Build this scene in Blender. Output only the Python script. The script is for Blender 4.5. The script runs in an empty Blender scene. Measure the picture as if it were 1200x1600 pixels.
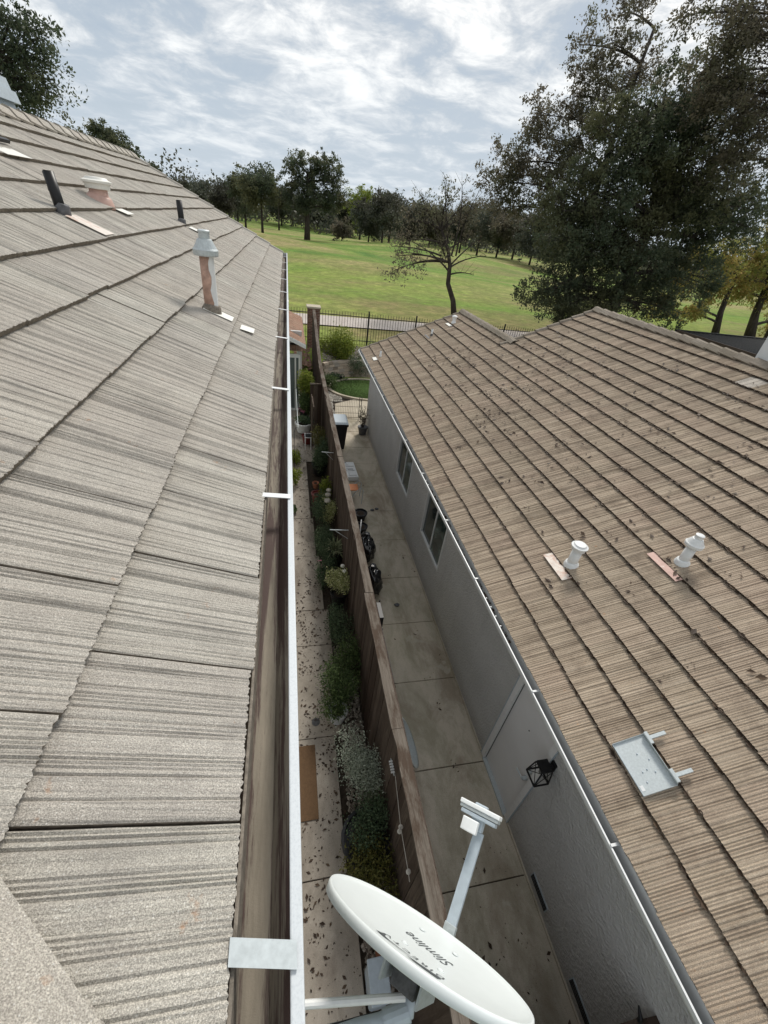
import bpy, bmesh, math, random
import numpy as np
from mathutils import Vector, Matrix, noise
random.seed(7); RNG = np.random.default_rng(7)
S = bpy.context.scene; COL = S.collection
GZ = 0.0; CAMZ = 6.4; FPX = 650.56
# ------------------------------------------------------------------ camera
PI, YA, RO = 0.604929, 0.269251, 0.141184
cp, sp, cy, sy = math.cos(PI), math.sin(PI), math.cos(YA), math.sin(YA)
fw = Vector((sy*cp, cy*cp, -sp)); r0 = Vector((cy, -sy, 0)); u0 = r0.cross(fw)
rr = math.cos(RO)*r0 + math.sin(RO)*u0; uu = -math.sin(RO)*r0 + math.cos(RO)*u0
cam = bpy.data.cameras.new('camera'); co = bpy.data.objects.new('camera', cam); COL.objects.link(co)
m = Matrix.Identity(4)
for i in range(3):
    m[i][0] = rr[i]; m[i][1] = uu[i]; m[i][2] = -fw[i]
m[0][3] = 0; m[1][3] = 0; m[2][3] = CAMZ
co.matrix_world = m
cam.sensor_fit = 'HORIZONTAL'; cam.sensor_width = 36; cam.lens = FPX/1200*36
cam.clip_start = 0.05; cam.clip_end = 4000
S.camera = co
# ------------------------------------------------------------------ light
SUN_EL, SUN_AZ = math.radians(46), math.radians(28)      # azimuth from +Y towards +X
W = bpy.data.worlds.new('World'); S.world = W; W.use_nodes = True
nt = W.node_tree; nt.nodes.clear()
def wn(t, **k):
    n = nt.nodes.new(t)
    for a, b in k.items(): setattr(n, a, b)
    return n
out = wn('ShaderNodeOutputWorld'); bg = wn('ShaderNodeBackground'); bg.inputs[1].default_value = 0.1
sky = wn('ShaderNodeTexSky', sky_type='NISHITA', sun_disc=False, sun_elevation=SUN_EL, sun_rotation=SUN_AZ)
sky.air_density = 1.0; sky.dust_density = 1.5
tc = wn('ShaderNodeTexCoord'); sx = wn('ShaderNodeSeparateXYZ')
nt.links.new(tc.outputs['Generated'], sx.inputs[0])
def wm(op, a, b=None, c=None):
    n = wn('ShaderNodeMath', operation=op)
    for i, v in enumerate((a, b, c)):
        if v is None: continue
        if isinstance(v, (int, float)): n.inputs[i].default_value = v
        else: nt.links.new(v, n.inputs[i])
    return n.outputs[0]
zz = wm('ADD', wm('MAXIMUM', sx.outputs[2], 0.0), 0.16)
cx = wn('ShaderNodeCombineXYZ')
nt.links.new(wm('DIVIDE', sx.outputs[0], zz), cx.inputs[0]); nt.links.new(wm('DIVIDE', sx.outputs[1], zz), cx.inputs[1])
def wnoise(vec, scale, det, rough, dist=0.0, sc=(1, 1, 1), rot=0.0):
    mp = wn('ShaderNodeMapping'); mp.inputs['Scale'].default_value = sc; mp.inputs['Rotation'].default_value = (0, 0, rot)
    nt.links.new(vec, mp.inputs[0])
    n = wn('ShaderNodeTexNoise'); n.inputs['Scale'].default_value = scale; n.inputs['Detail'].default_value = det
    n.inputs['Roughness'].default_value = rough; n.inputs['Distortion'].default_value = dist
    nt.links.new(mp.outputs[0], n.inputs['Vector']); return n.outputs['Fac']
n1 = wnoise(cx.outputs[0], 1.15, 7, 0.6, 0.35, (1, 1.25, 1), 0.5)
n2 = wnoise(cx.outputs[0], 3.7, 8, 0.64, 0.45, (1.0, 0.9, 1), 0.3)
n3 = wnoise(cx.outputs[0], 0.42, 3, 0.5, 0.2)
def wramp(v, pts):
    r = wn('ShaderNodeValToRGB'); el = r.color_ramp.elements
    for i, (p, c) in enumerate(pts):
        e = el[i] if i < 2 else el.new(p)
        e.position = p; e.color = (*c, 1)
    nt.links.new(v, r.inputs[0]); return r.outputs[0]
mixf = wm('ADD', wm('MULTIPLY', wm('SUBTRACT', wm('ADD', wm('ADD', wm('MULTIPLY', n1, 0.46), wm('MULTIPLY', n2, 0.44)), wm('MULTIPLY', n3, 0.22)), 0.57), 1.45), 0.60)
cl = wramp(mixf, [(0.40, (1.95, 2.35, 2.85)), (0.52, (2.75, 3.15, 3.6)), (0.60, (4.3, 4.5, 4.7)), (0.68, (6.4, 6.4, 6.3)), (0.80, (8.4, 8.2, 7.8))])
cover = wramp(mixf, [(0.40, (0.85,)*3), (0.56, (0.98,)*3)])
mx = wn('ShaderNodeMix', data_type='RGBA'); nt.links.new(cover, mx.inputs[0])
nt.links.new(sky.outputs[0], mx.inputs[6]); nt.links.new(cl, mx.inputs[7])
hz = wramp(sx.outputs[2], [(0.0, (0.85,)*3), (0.30, (0.0,)*3)])
mx2 = wn('ShaderNodeMix', data_type='RGBA'); nt.links.new(hz, mx2.inputs[0])
nt.links.new(mx.outputs[2], mx2.inputs[6]); mx2.inputs[7].default_value = (3.6, 4.1, 4.6, 1)
dn = wn('ShaderNodeVectorMath', operation='DOT_PRODUCT'); nt.links.new(tc.outputs['Generated'], dn.inputs[0])
dn.inputs[1].default_value = (math.sin(SUN_AZ)*math.cos(SUN_EL), math.cos(SUN_AZ)*math.cos(SUN_EL), math.sin(SUN_EL))
gl_ = wm('MULTIPLY', wm('POWER', wm('MAXIMUM', dn.outputs['Value'], 0.0), 22.0), 2.2)
gm = wn('ShaderNodeMix', data_type='RGBA', blend_type='ADD'); nt.links.new(gl_, gm.inputs[0]); gm.clamp_factor = False
nt.links.new(mx2.outputs[2], gm.inputs[6]); gm.inputs[7].default_value = (1.0, 0.95, 0.82, 1)
nt.links.new(gm.outputs[2], bg.inputs[0]); nt.links.new(bg.outputs[0], out.inputs[0])
sl = bpy.data.lights.new('sun', 'SUN'); sl.energy = 1.9; sl.angle = math.radians(14); sl.color = (1, 0.95, 0.87)
so = bpy.data.objects.new('sun', sl); COL.objects.link(so)
sd = Vector((math.sin(SUN_AZ)*math.cos(SUN_EL), math.cos(SUN_AZ)*math.cos(SUN_EL), math.sin(SUN_EL)))
so.rotation_euler = sd.to_track_quat('Z', 'Y').to_euler(); so.location = sd*50
S.view_settings.view_transform = 'Standard'; S.view_settings.look = 'None'
S.view_settings.exposure = 0.76; S.view_settings.gamma = 1; S.view_settings.use_curve_mapping = False

# ------------------------------------------------------------------ helpers
def ray(x, y):
    a, b = (x-600)/FPX, -(y-800)/FPX
    return a*rr + b*uu + fw
def at_y(x, y, Y):                     # point seen at pixel x,y on the plane Y
    d = ray(x, y); d = d*(Y/d.y); return Vector((d.x, d.y, d.z+CAMZ))
def at_z(x, y, Z):
    d = ray(x, y); d = d*((Z-CAMZ)/d.z); return Vector((d.x, d.y, d.z+CAMZ))
def depth(P): return (Vector(P)-Vector((0, 0, CAMZ))).dot(fw)
def in_frame(P, mg=60):
    v = Vector(P)-Vector((0, 0, CAMZ)); z = v.dot(fw)
    if z < 0.02: return False
    x = 600+FPX*v.dot(rr)/z; y = 800-FPX*v.dot(uu)/z
    return -mg < x < 1200+mg and -mg < y < 1600+mg

class MB:
    def __init__(s): s.v = []; s.f = []
    def quad(s, a, b, c, d):
        n = len(s.v); s.v += [tuple(a), tuple(b), tuple(c), tuple(d)]; s.f.append((n, n+1, n+2, n+3)); return s
    def box(s, x0, x1, y0, y1, z0, z1):
        return s.hexa([(x0, y0, z0), (x1, y0, z0), (x1, y1, z0), (x0, y1, z0), (x0, y0, z1), (x1, y0, z1), (x1, y1, z1), (x0, y1, z1)])
    def hexa(s, p):
        n = len(s.v); s.v += [tuple(q) for q in p]
        s.f += [tuple(n+i for i in q) for q in ((0, 3, 2, 1), (4, 5, 6, 7), (0, 1, 5, 4), (1, 2, 6, 5), (2, 3, 7, 6), (3, 0, 4, 7))]; return s
    def obox(s, c, ax, ay, az, hx, hy, hz):
        c, ax, ay, az = map(Vector, (c, ax, ay, az))
        P = [c+ax*hx*i+ay*hy*j+az*hz*k for k in (-1, 1) for (i, j) in ((-1, -1), (1, -1), (1, 1), (-1, 1))]
        return s.hexa(P)
    def tube(s, pts, rad, n=8, cap=True):
        pts = [Vector(p) for p in pts]
        if not hasattr(rad, '__len__'): rad = [rad]*len(pts)
        base = len(s.v); up = None
        for i, p in enumerate(pts):
            t = (pts[min(i+1, len(pts)-1)]-pts[max(i-1, 0)])
            if t.length < 1e-9: t = Vector((0, 0, 1))
            t.normalize()
            if up is None: up = t.orthogonal().normalized()
            up = (up-t*up.dot(t))
            if up.length < 1e-6: up = t.orthogonal()
            up.normalize(); w = t.cross(up)
            for k in range(n):
                a = 2*math.pi*k/n; q = p+(up*math.cos(a)+w*math.sin(a))*rad[i]; s.v.append(tuple(q))
        for i in range(len(pts)-1):
            for k in range(n):
                a = base+i*n+k; b = base+i*n+(k+1) % n; s.f.append((a, b, b+n, a+n))
        if cap:
            s.f.append(tuple(base+k for k in range(n-1, -1, -1))); e = base+(len(pts)-1)*n; s.f.append(tuple(e+k for k in range(n)))
        return s
    def lathe(s, prof, c=(0, 0, 0), n=20, M=None):        # prof: list of (r,z)
        base = len(s.v)
        for r, z in prof:
            for k in range(n):
                a = 2*math.pi*k/n; q = Vector((r*math.cos(a), r*math.sin(a), z))
                if M is not None: q = M @ q
                s.v.append((q.x+c[0], q.y+c[1], q.z+c[2]))
        for i in range(len(prof)-1):
            for k in range(n):
                a = base+i*n+k; b = base+i*n+(k+1) % n; s.f.append((a, b, b+n, a+n))
        if prof[0][0] > 1e-6: s.f.append(tuple(base+k for k in range(n-1, -1, -1)))
        if prof[-1][0] > 1e-6: e = base+(len(prof)-1)*n; s.f.append(tuple(e+k for k in range(n)))
        return s
    def prism(s, poly, axis_pts):          # poly of 3-D offsets swept between two points
        a, b = map(Vector, axis_pts); n = len(poly); base = len(s.v)
        for o in (a, b):
            for p in poly: s.v.append(tuple(o+Vector(p)))
        for k in range(n):
            j = (k+1) % n; s.f.append((base+k, base+j, base+n+j, base+n+k))
        s.f.append(tuple(base+k for k in range(n-1, -1, -1))); s.f.append(tuple(base+n+k for k in range(n))); return s
    def mesh(s, name, mat=None, smooth=False):
        me = bpy.data.meshes.new(name); me.from_pydata(s.v, [], s.f); me.update()
        if mat: me.materials.append(mat)
        if smooth: me.polygons.foreach_set('use_smooth', [True]*len(me.polygons))
        return me
    def build(s, name, mat=None, parent=None, smooth=False, fix=True, bevel=0, **kw):
        me = s.mesh(name, mat, smooth)
        if fix:
            bm = bmesh.new(); bm.from_mesh(me); bmesh.ops.recalc_face_normals(bm, faces=bm.faces); bm.to_mesh(me); bm.free()
        o = link(name, me, parent)
        if bevel:
            b = o.modifiers.new('b', 'BEVEL'); b.width = bevel; b.segments = 2; b.limit_method = 'ANGLE'
        return tag(o, **kw)
def tag(o, label=None, cat=None, group=None, kind=None):
    if label: o['label'] = label
    if cat: o['category'] = cat
    if group: o['group'] = group
    if kind: o['kind'] = kind
    return o
def link(name, me, parent=None):
    o = bpy.data.objects.new(name, me); COL.objects.link(o)
    if parent is not None:
        o.parent = parent; o.matrix_parent_inverse = inv(parent)
    return o
WM = {}
def inv(p): return WM.get(p.name, Matrix.Identity(4)).inverted()
def empty(name, loc, label, cat, group=None, kind=None):
    o = bpy.data.objects.new(name, None); COL.objects.link(o); o.location = loc; o.empty_display_size = 0.2
    WM[o.name] = Matrix.Translation(Vector(loc)); return tag(o, label, cat, group, kind)
def piece(name, me, parent, M):          # linked-data copy placed by world matrix M under parent
    o = bpy.data.objects.new(name, me); COL.objects.link(o); o.parent = parent
    o.matrix_parent_inverse = inv(parent); o.matrix_basis = M; return o

# ------------------------------------------------------------------ materials
def M_(name): 
    m = bpy.data.materials.new(name); m.use_nodes = True; m.node_tree.nodes.clear(); return m
class NT:
    def __init__(s, name, rough=0.8, metal=0.0, spec=0.3):
        s.m = M_(name); s.t = s.m.node_tree; s.o = s.n('ShaderNodeOutputMaterial'); s.b = s.n('ShaderNodeBsdfPrincipled')
        s.b.inputs['Roughness'].default_value = rough; s.b.inputs['Metallic'].default_value = metal
        s.b.inputs['Specular IOR Level'].default_value = spec
        s.l(s.b.outputs[0], s.o.inputs[0])
    def n(s, t, **k):
        n = s.t.nodes.new(t)
        for a, b in k.items(): setattr(n, a, b)
        return n
    def l(s, a, b): s.t.links.new(a, b)
    def set(s, inp, v):
        if isinstance(v, (int, float)): inp.default_value = v
        elif isinstance(v, tuple): inp.default_value = v if len(v) != 3 or inp.type == 'VECTOR' else (*v, 1)
        else: s.l(v, inp)
    def pos(s): return s.n('ShaderNodeNewGeometry').outputs['Position']
    def obj(s): return s.n('ShaderNodeTexCoord').outputs['Object']
    def isl(s): return s.n('ShaderNodeNewGeometry').outputs['Random Per Island']
    def rnd(s): return s.n('ShaderNodeObjectInfo').outputs['Random']
    def map(s, v, sc=(1, 1, 1), rot=(0, 0, 0), loc=(0, 0, 0)):
        n = s.n('ShaderNodeMapping'); s.set(n.inputs['Location'], loc); s.set(n.inputs['Scale'], sc); s.set(n.inputs['Rotation'], rot); s.l(v, n.inputs[0]); return n.outputs[0]
    def add(s, a, b):
        n = s.n('ShaderNodeVectorMath', operation='ADD'); s.set(n.inputs[0], a); s.set(n.inputs[1], b); return n.outputs[0]
    def noise(s, v, scale, det=4, rough=0.6, dist=0.0):
        n = s.n('ShaderNodeTexNoise'); s.l(v, n.inputs['Vector']); n.inputs['Scale'].default_value = scale
        n.inputs['Detail'].default_value = det; n.inputs['Roughness'].default_value = rough; n.inputs['Distortion'].default_value = dist
        return n.outputs['Fac']
    def vor(s, v, scale, feat='F1', rand=1.0):
        n = s.n('ShaderNodeTexVoronoi', feature=feat); s.l(v, n.inputs['Vector']); n.inputs['Scale'].default_value = scale
        n.inputs['Randomness'].default_value = rand; return n
    def ramp(s, v, pts, interp='LINEAR'):
        r = s.n('ShaderNodeValToRGB'); r.color_ramp.interpolation = interp; el = r.color_ramp.elements
        for i, (p, c) in enumerate(pts):
            e = el[i] if i < 2 else el.new(p)
            if isinstance(c, (int, float)): c = (c, c, c)
            e.position = p; e.color = (*c, 1)
        s.l(v, r.inputs[0]); return r.outputs[0]
    def mix(s, f, a, b, mode='MIX'):
        n = s.n('ShaderNodeMix', data_type='RGBA', blend_type=mode); s.set(n.inputs[0], f); s.set(n.inputs[6], a); s.set(n.inputs[7], b); return n.outputs[2]
    def math(s, op, a, b=0.0, c=0.0):
        n = s.n('ShaderNodeMath', operation=op); s.set(n.inputs[0], a); s.set(n.inputs[1], b); s.set(n.inputs[2], c); return n.outputs[0]
    def col(s, c): s.set(s.b.inputs['Base Color'], c); return s
    def rough(s, v): s.set(s.b.inputs['Roughness'], v); return s
    def bump(s, h, st=0.3, dist=0.01):
        n = s.n('ShaderNodeBump'); n.inputs['Strength'].default_value = st; n.inputs['Distance'].default_value = dist
        s.l(h, n.inputs['Height']); s.l(n.outputs[0], s.b.inputs['Normal']); return s
def plain(name, c, rough=0.6, metal=0.0, var=0.12, scale=18, spec=0.3, bump=0.0, dirt=None):
    t = NT(name, rough, metal, spec); p = t.pos()
    n = t.noise(p, scale, 5, 0.65)
    f = t.ramp(n, [(0.3, tuple(x*(1-var) for x in c)), (0.7, tuple(min(1, x*(1+var)) for x in c))])
    if dirt:
        d = t.ramp(t.noise(p, dirt[1], 6, 0.7), [(dirt[2], 0.0), (dirt[2]+0.12, 1.0)]); f = t.mix(d, f, dirt[0])
    t.col(f)
    if bump: t.bump(t.noise(p, scale*4, 4, 0.6), bump, 0.004)
    return t.m
# roof tiles: concrete with granules; grooves themselves are geometry
def tile_mat(name, cols, moss, lich, grain, dark, stripe=0.5):
    t = NT(name, 0.95, 0, 0.15)
    o = t.obj(); rv = t.n('ShaderNodeVectorMath', operation='SCALE'); rv.inputs[0].default_value = (7.3, 3.1, 0); t.l(t.rnd(), rv.inputs['Scale'])
    ov = t.add(o, rv.outputs[0]); wp = t.pos()
    rid = t.math('FRACT', t.math('ADD', t.rnd(), t.isl()))
    st = t.noise(t.map(ov, (110, 0.9, 10)), 1.0, 3, 0.6)
    base = t.ramp(t.noise(t.map(ov, (9, 1.5, 2)), 1.0, 4, 0.6), [(0.3, cols[0]), (0.5, cols[1]), (0.72, cols[2])])
    base = t.mix(t.ramp(st, [(0.42, stripe), (0.56, 0.0)]), base, dark)
    base = t.mix(t.ramp(rid, [(0.0, 0.0), (1.0, 0.55)]), base, cols[3])
    big = t.ramp(t.noise(wp, 0.9, 5, 0.6), [(0.38, 0.0), (0.62, 0.45)]); base = t.mix(big, base, moss)
    gr = t.noise(wp, grain, 2, 0.8)
    base = t.mix(0.75, base, t.ramp(gr, [(0.30, 0.36), (0.5, 0.88), (0.66, 1.6)]), 'MULTIPLY')
    sp_ = t.ramp(t.vor(wp, grain*0.30).outputs['Distance'], [(0.10, 1.0), (0.2, 0.0)])
    base = t.mix(t.math('MULTIPLY', sp_, 0.45), base, lich)
    # lichen and soot patches
    base = t.mix(t.ramp(t.noise(t.map(wp, (1, 1, 1), loc=(5, 2, 7)), 3.2, 8, 0.75), [(0.50, 0.0), (0.68, 0.5)]), base, dark)
    orange = t.ramp(t.noise(t.map(wp, (1, 1, 1), loc=(3, 8, 1)), 9.0, 5, 0.7), [(0.66, 0.0), (0.74, 0.6)])
    base = t.mix(orange, base, (0.40, 0.20, 0.09))
    t.col(base); t.bump(t.math('ADD', t.math('MULTIPLY', gr, 1.0), t.math('MULTIPLY', st, 0.6)), 0.75, 0.004)
    return t.m
MT = {}
MT['tileL'] = tile_mat('tile_grey', [(0.41, 0.385, 0.335), (0.485, 0.46, 0.405), (0.565, 0.54, 0.48), (0.39, 0.355, 0.32)], (0.43, 0.385, 0.335), (0.85, 0.84, 0.8), 420, (0.24, 0.22, 0.20), 0.28)
MT['tileR'] = tile_mat('tile_tan', [(0.36, 0.29, 0.215), (0.45, 0.37, 0.28), (0.53, 0.445, 0.345), (0.36, 0.275, 0.215)], (0.30, 0.25, 0.19), (0.62, 0.58, 0.5), 230, (0.15, 0.112, 0.085), 0.5)
MT['tilePale'] = tile_mat('tile_pale', [(0.44, 0.39, 0.33), (0.50, 0.45, 0.39), (0.54, 0.49, 0.43), (0.46, 0.41, 0.36)], (0.4, 0.37, 0.33), (0.6, 0.58, 0.55), 210, (0.2, 0.18, 0.16), 0.4)
MT['capR'] = tile_mat('cap_taupe', [(0.25, 0.215, 0.175), (0.32, 0.28, 0.235), (0.38, 0.34, 0.29), (0.24, 0.20, 0.165)], (0.17, 0.15, 0.11), (0.5, 0.47, 0.42), 160, (0.12, 0.10, 0.08), 0.4)
MT['tileBrown'] = tile_mat('shingle_brown', [(0.24, 0.13, 0.09), (0.33, 0.20, 0.14), (0.40, 0.27, 0.2), (0.25, 0.14, 0.1)], (0.25, 0.19, 0.14), (0.5, 0.42, 0.34), 120, (0.12, 0.07, 0.05), 0.3)
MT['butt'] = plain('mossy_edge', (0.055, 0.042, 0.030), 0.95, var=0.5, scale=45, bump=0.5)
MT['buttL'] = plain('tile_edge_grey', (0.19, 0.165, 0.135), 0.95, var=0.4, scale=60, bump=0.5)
MT['white'] = plain('white_paint', (0.68, 0.69, 0.69), 0.42, var=0.05, scale=30, spec=0.4, dirt=((0.55, 0.54, 0.5), 25, 0.66))
MT['trim'] = plain('trim_white', (0.74, 0.74, 0.73), 0.55, var=0.06, scale=14, dirt=((0.4, 0.38, 0.34), 9, 0.66))
MT['galv'] = plain('galvanised', (0.46, 0.50, 0.51), 0.45, 0.3, var=0.12, scale=60, dirt=((0.42, 0.43, 0.42), 20, 0.62))
MT['black'] = plain('black_plastic', (0.012, 0.012, 0.013), 0.42, var=0.3, scale=20)
MT['blackmetal'] = plain('black_metal', (0.010, 0.010, 0.011), 0.6, 0.0, var=0.3, scale=30)
MT['rub'] = plain('lead_boot', (0.10, 0.10, 0.105), 0.6, var=0.4, scale=30)
MT['flash'] = plain('copper_cream_flashing', (0.62, 0.56, 0.50), 0.55, var=0.1, scale=10, dirt=((0.50, 0.34, 0.27), 7, 0.50))
MT['flashpink'] = plain('pink_flashing', (0.50, 0.33, 0.28), 0.6, var=0.15, scale=12, dirt=((0.6, 0.5, 0.44), 9, 0.60))
MT['cream'] = plain('cream_metal', (0.72, 0.71, 0.66), 0.5, var=0.05, scale=30)
MT['dishw'] = plain('dish_paint', (0.70, 0.745, 0.745), 0.38, var=0.03, scale=6, spec=0.45, dirt=((0.56, 0.58, 0.56), 30, 0.70))
MT['armg'] = plain('arm_grey', (0.42, 0.48, 0.53), 0.45, var=0.08, scale=30)
MT['ink'] = plain('grey_ink', (0.10, 0.11, 0.115), 0.6, var=0.2, scale=60)
MT['lnbw'] = plain('lnb_white', (0.86, 0.88, 0.88), 0.35, var=0.03)
MT['pinkpipe'] = plain('pipe_primer', (0.42, 0.27, 0.21), 0.65, var=0.3, scale=25)
MT['terra'] = plain('terracotta', (0.36, 0.15, 0.09), 0.8, var=0.25, scale=15)
MT['orange'] = plain('orange_plastic', (0.55, 0.20, 0.08), 0.6, var=0.1)
MT['yellow'] = plain('yellow_bag', (0.55, 0.46, 0.03), 0.45, var=0.2, scale=16, dirt=((0.08, 0.09, 0.03), 22, 0.60))
MT['red'] = plain('dark_red_glaze', (0.16, 0.03, 0.025), 0.4, var=0.3)
MT['pink'] = plain('pink_petal', (0.62, 0.22, 0.32), 0.7, var=0.3, scale=30)
MT['blue'] = plain('blue_plastic', (0.05, 0.16, 0.28), 0.5, var=0.2)
MT['stone'] = plain('pale_stone', (0.42, 0.39, 0.34), 0.85, var=0.35, scale=5, bump=0.3)
MT['soil'] = plain('soil', (0.045, 0.034, 0.025), 1.0, var=0.5, scale=20, bump=0.6)
MT['rope'] = plain('rope', (0.55, 0.52, 0.47), 0.8)
MT['petal'] = plain('white_petal', (0.75, 0.75, 0.70), 0.7)
MT['bulb'] = plain('lamp_glass', (0.25, 0.26, 0.26), 0.15, var=0.05, spec=0.6)

t = NT('stucco', 0.92, 0, 0.2); p = t.pos()
c = t.ramp(t.noise(p, 1.6, 5, 0.6), [(0.3, (0.52, 0.515, 0.50)), (0.7, (0.59, 0.585, 0.57))])
c = t.mix(t.ramp(t.noise(t.map(p, (5, 5, 0.7)), 1.0, 5, 0.65), [(0.55, 0.0), (0.75, 0.35)]), c, (0.42, 0.41, 0.39))
zs = t.n('ShaderNodeSeparateXYZ'); t.l(p, zs.inputs[0])
c = t.mix(t.math('MULTIPLY', t.ramp(t.math('DIVIDE', zs.outputs[2], 1.0), [(0.0, 0.75), (0.35, 0.0)]), t.noise(p, 5, 6, 0.75)), c, (0.20, 0.17, 0.13))
c = t.mix(0.35, c, t.ramp(t.noise(p, 70, 4, 0.8), [(0.3, 0.6), (0.7, 1.4)]), 'MULTIPLY')
t.col(c).bump(t.math('ADD', t.math('ADD', t.noise(p, 42, 5, 0.7), t.math('MULTIPLY', t.noise(t.map(p, (1, .6, 1)), 13, 4, 0.6), 1.4)), t.math('MULTIPLY', t.vor(t.map(p, (1, 0.6, 1)), 48).outputs['Distance'], 1.0)), 0.9, 0.016); MT['stucco'] = t.m
t = NT('stucco_pale', 0.9); p = t.pos(); t.col(t.ramp(t.noise(p, 3, 5, 0.6), [(0.3, (0.56, 0.57, 0.58)), (0.7, (0.66, 0.67, 0.68))])).bump(t.noise(p, 60, 4, 0.7), 0.5, 0.005); MT['stuccoW'] = t.m
t = NT('door_paint', 0.5); p = t.pos(); t.col(t.ramp(t.noise(p, 2, 4, 0.6), [(0.3, (0.72, 0.715, 0.71)), (0.7, (0.79, 0.785, 0.78))])); MT['door'] = t.m

def concrete(name, a, b, stain, stain2, amt=0.7, pale=None):
    t = NT(name, 0.9, 0, 0.2); p = t.pos()
    c = t.ramp(t.noise(p, 2.2, 7, 0.7), [(0.3, a), (0.7, b)])
    c = t.mix(t.ramp(t.noise(t.map(p, (1.3, 0.55, 1)), 1.3, 8, 0.72, 0.4), [(0.44, 0.0), (0.60, amt)]), c, stain)
    c = t.mix(t.ramp(t.noise(t.map(p, (1.6, 0.8, 1), loc=(9, 4, 0)), 0.9, 7, 0.7, 0.6), [(0.5, 0.0), (0.66, amt)]), c, stain2)
    if pale: c = t.mix(t.ramp(t.noise(t.map(p, loc=(2.2, 5.1, 0)), 2.1, 5, 0.55), [(0.63, 0.0), (0.66, 0.5)]), c, pale)
    c = t.mix(0.5, c, t.ramp(t.noise(p, 160, 3, 0.8), [(0.3, 0.55), (0.7, 1.35)]), 'MULTIPLY')
    c = t.mix(t.ramp(t.vor(p, 30).outputs['Distance'], [(0.05, 0.8), (0.11, 0.0)]), c, (0.03, 0.025, 0.02))
    t.col(c).bump(t.noise(p, 90, 4, 0.7), 0.35, 0.004); return t.m
MT['concR'] = concrete('alley_concrete', (0.46, 0.405, 0.325), (0.56, 0.50, 0.41), (0.29, 0.265, 0.19), (0.26, 0.21, 0.155), 0.7, (0.50, 0.46, 0.385))
MT['concL'] = concrete('side_yard_concrete', (0.33, 0.29, 0.245), (0.42, 0.375, 0.32), (0.20, 0.175, 0.14), (0.17, 0.14, 0.115), 0.6)
MT['concP'] = concrete('pad_concrete', (0.42, 0.37, 0.29), (0.5, 0.45, 0.36), (0.36, 0.31, 0.24), (0.34, 0.29, 0.23), 0.5)
MT['path'] = concrete('cart_path_concrete', (0.42, 0.37, 0.34), (0.50, 0.45, 0.41), (0.36, 0.32, 0.28), (0.34, 0.29, 0.25), 0.5)

def woodmat(name, a, b, d):
    t = NT(name, 0.9, 0, 0.15); p = t.pos(); rid = t.rnd()
    v = t.add(p, t.n('ShaderNodeObjectInfo').outputs['Location'])
    g = t.noise(t.map(v, (26, 26, 1.6)), 1.0, 6, 0.7, 0.8)
    c = t.ramp(g, [(0.3, a), (0.7, b)]); c = t.mix(t.math('MULTIPLY', rid, 0.85), c, d)
    c = t.mix(t.ramp(t.noise(p, 3.5, 5, 0.7), [(0.5, 0.0), (0.7, 0.6)]), c, d)
    t.col(c).bump(g, 0.5, 0.006); return t.m
MT['fence'] = woodmat('old_fence_wood', (0.045, 0.034, 0.028), (0.16, 0.125, 0.10), (0.045, 0.029, 0.022))
t = NT('cap_wood', 0.9, 0, 0.15); p = t.pos()
g = t.noise(t.map(p, (42, 1.6, 42)), 1.0, 6, 0.7, 0.8); c = t.ramp(g, [(0.3, (0.08, 0.066, 0.053)), (0.68, (0.185, 0.16, 0.135))])
c = t.mix(t.ramp(t.noise(t.map(p, (4, 1.2, 4)), 1.0, 6, 0.75), [(0.47, 0.0), (0.58, 0.9)]), c, (0.065, 0.045, 0.033))
t.col(c).bump(g, 0.6, 0.006); MT['cap'] = t.m
t = NT('brick_clay', 0.9); p = t.pos(); c = t.ramp(t.isl(), [(0.0, (0.14, 0.07, 0.055)), (0.5, (0.22, 0.12, 0.095)), (1.0, (0.10, 0.06, 0.055))])
t.col(t.mix(0.5, c, t.ramp(t.noise(p, 60, 4, 0.7), [(0.3, 0.6), (0.7, 1.3)]), 'MULTIPLY')); MT['brick'] = t.m
t = NT('wall_block', 0.92); p = t.pos(); c = t.ramp(t.rnd(), [(0.0, (0.20, 0.16, 0.125)), (0.5, (0.50, 0.41, 0.33)), (1.0, (0.32, 0.29, 0.26))])
t.col(t.mix(0.6, c, t.ramp(t.noise(p, 30, 5, 0.75), [(0.3, 0.6), (0.7, 1.3)]), 'MULTIPLY')).bump(t.noise(p, 40, 5, 0.7), 0.8, 0.02); MT['block'] = t.m
t = NT('glass_dark', 0.06, 0, 0.6); t.col((0.03, 0.04, 0.038)); MT['glass'] = t.m
t = NT('glass_green', 0.08, 0, 0.6); p = t.pos(); t.col(t.ramp(t.noise(t.map(p, (1, 1.4, 2)), 2.2, 3, 0.5), [(0.4, (0.02, 0.035, 0.03)), (0.62, (0.09, 0.13, 0.115))])); MT['glassG'] = t.m
t = NT('glass_pale', 0.15, 0, 0.5); t.col((0.11, 0.135, 0.14)); MT['glassP'] = t.m
t = NT('gutter_inside', 0.7); p = t.pos()
c = t.ramp(t.noise(t.map(p, (20, 2.4, 20)), 1.0, 6, 0.7), [(0.3, (0.15, 0.13, 0.10)), (0.65, (0.27, 0.235, 0.185))])
c = t.mix(t.ramp(t.noise(t.map(p, (26, 1.1, 1)), 1.0, 7, 0.75, 0.3), [(0.46, 0.0), (0.53, 0.92)]), c, (0.065, 0.038, 0.034))
t.col(c).bump(t.noise(p, 120, 4, 0.8), 0.3, 0.003); MT['gutin'] = t.m
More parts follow.
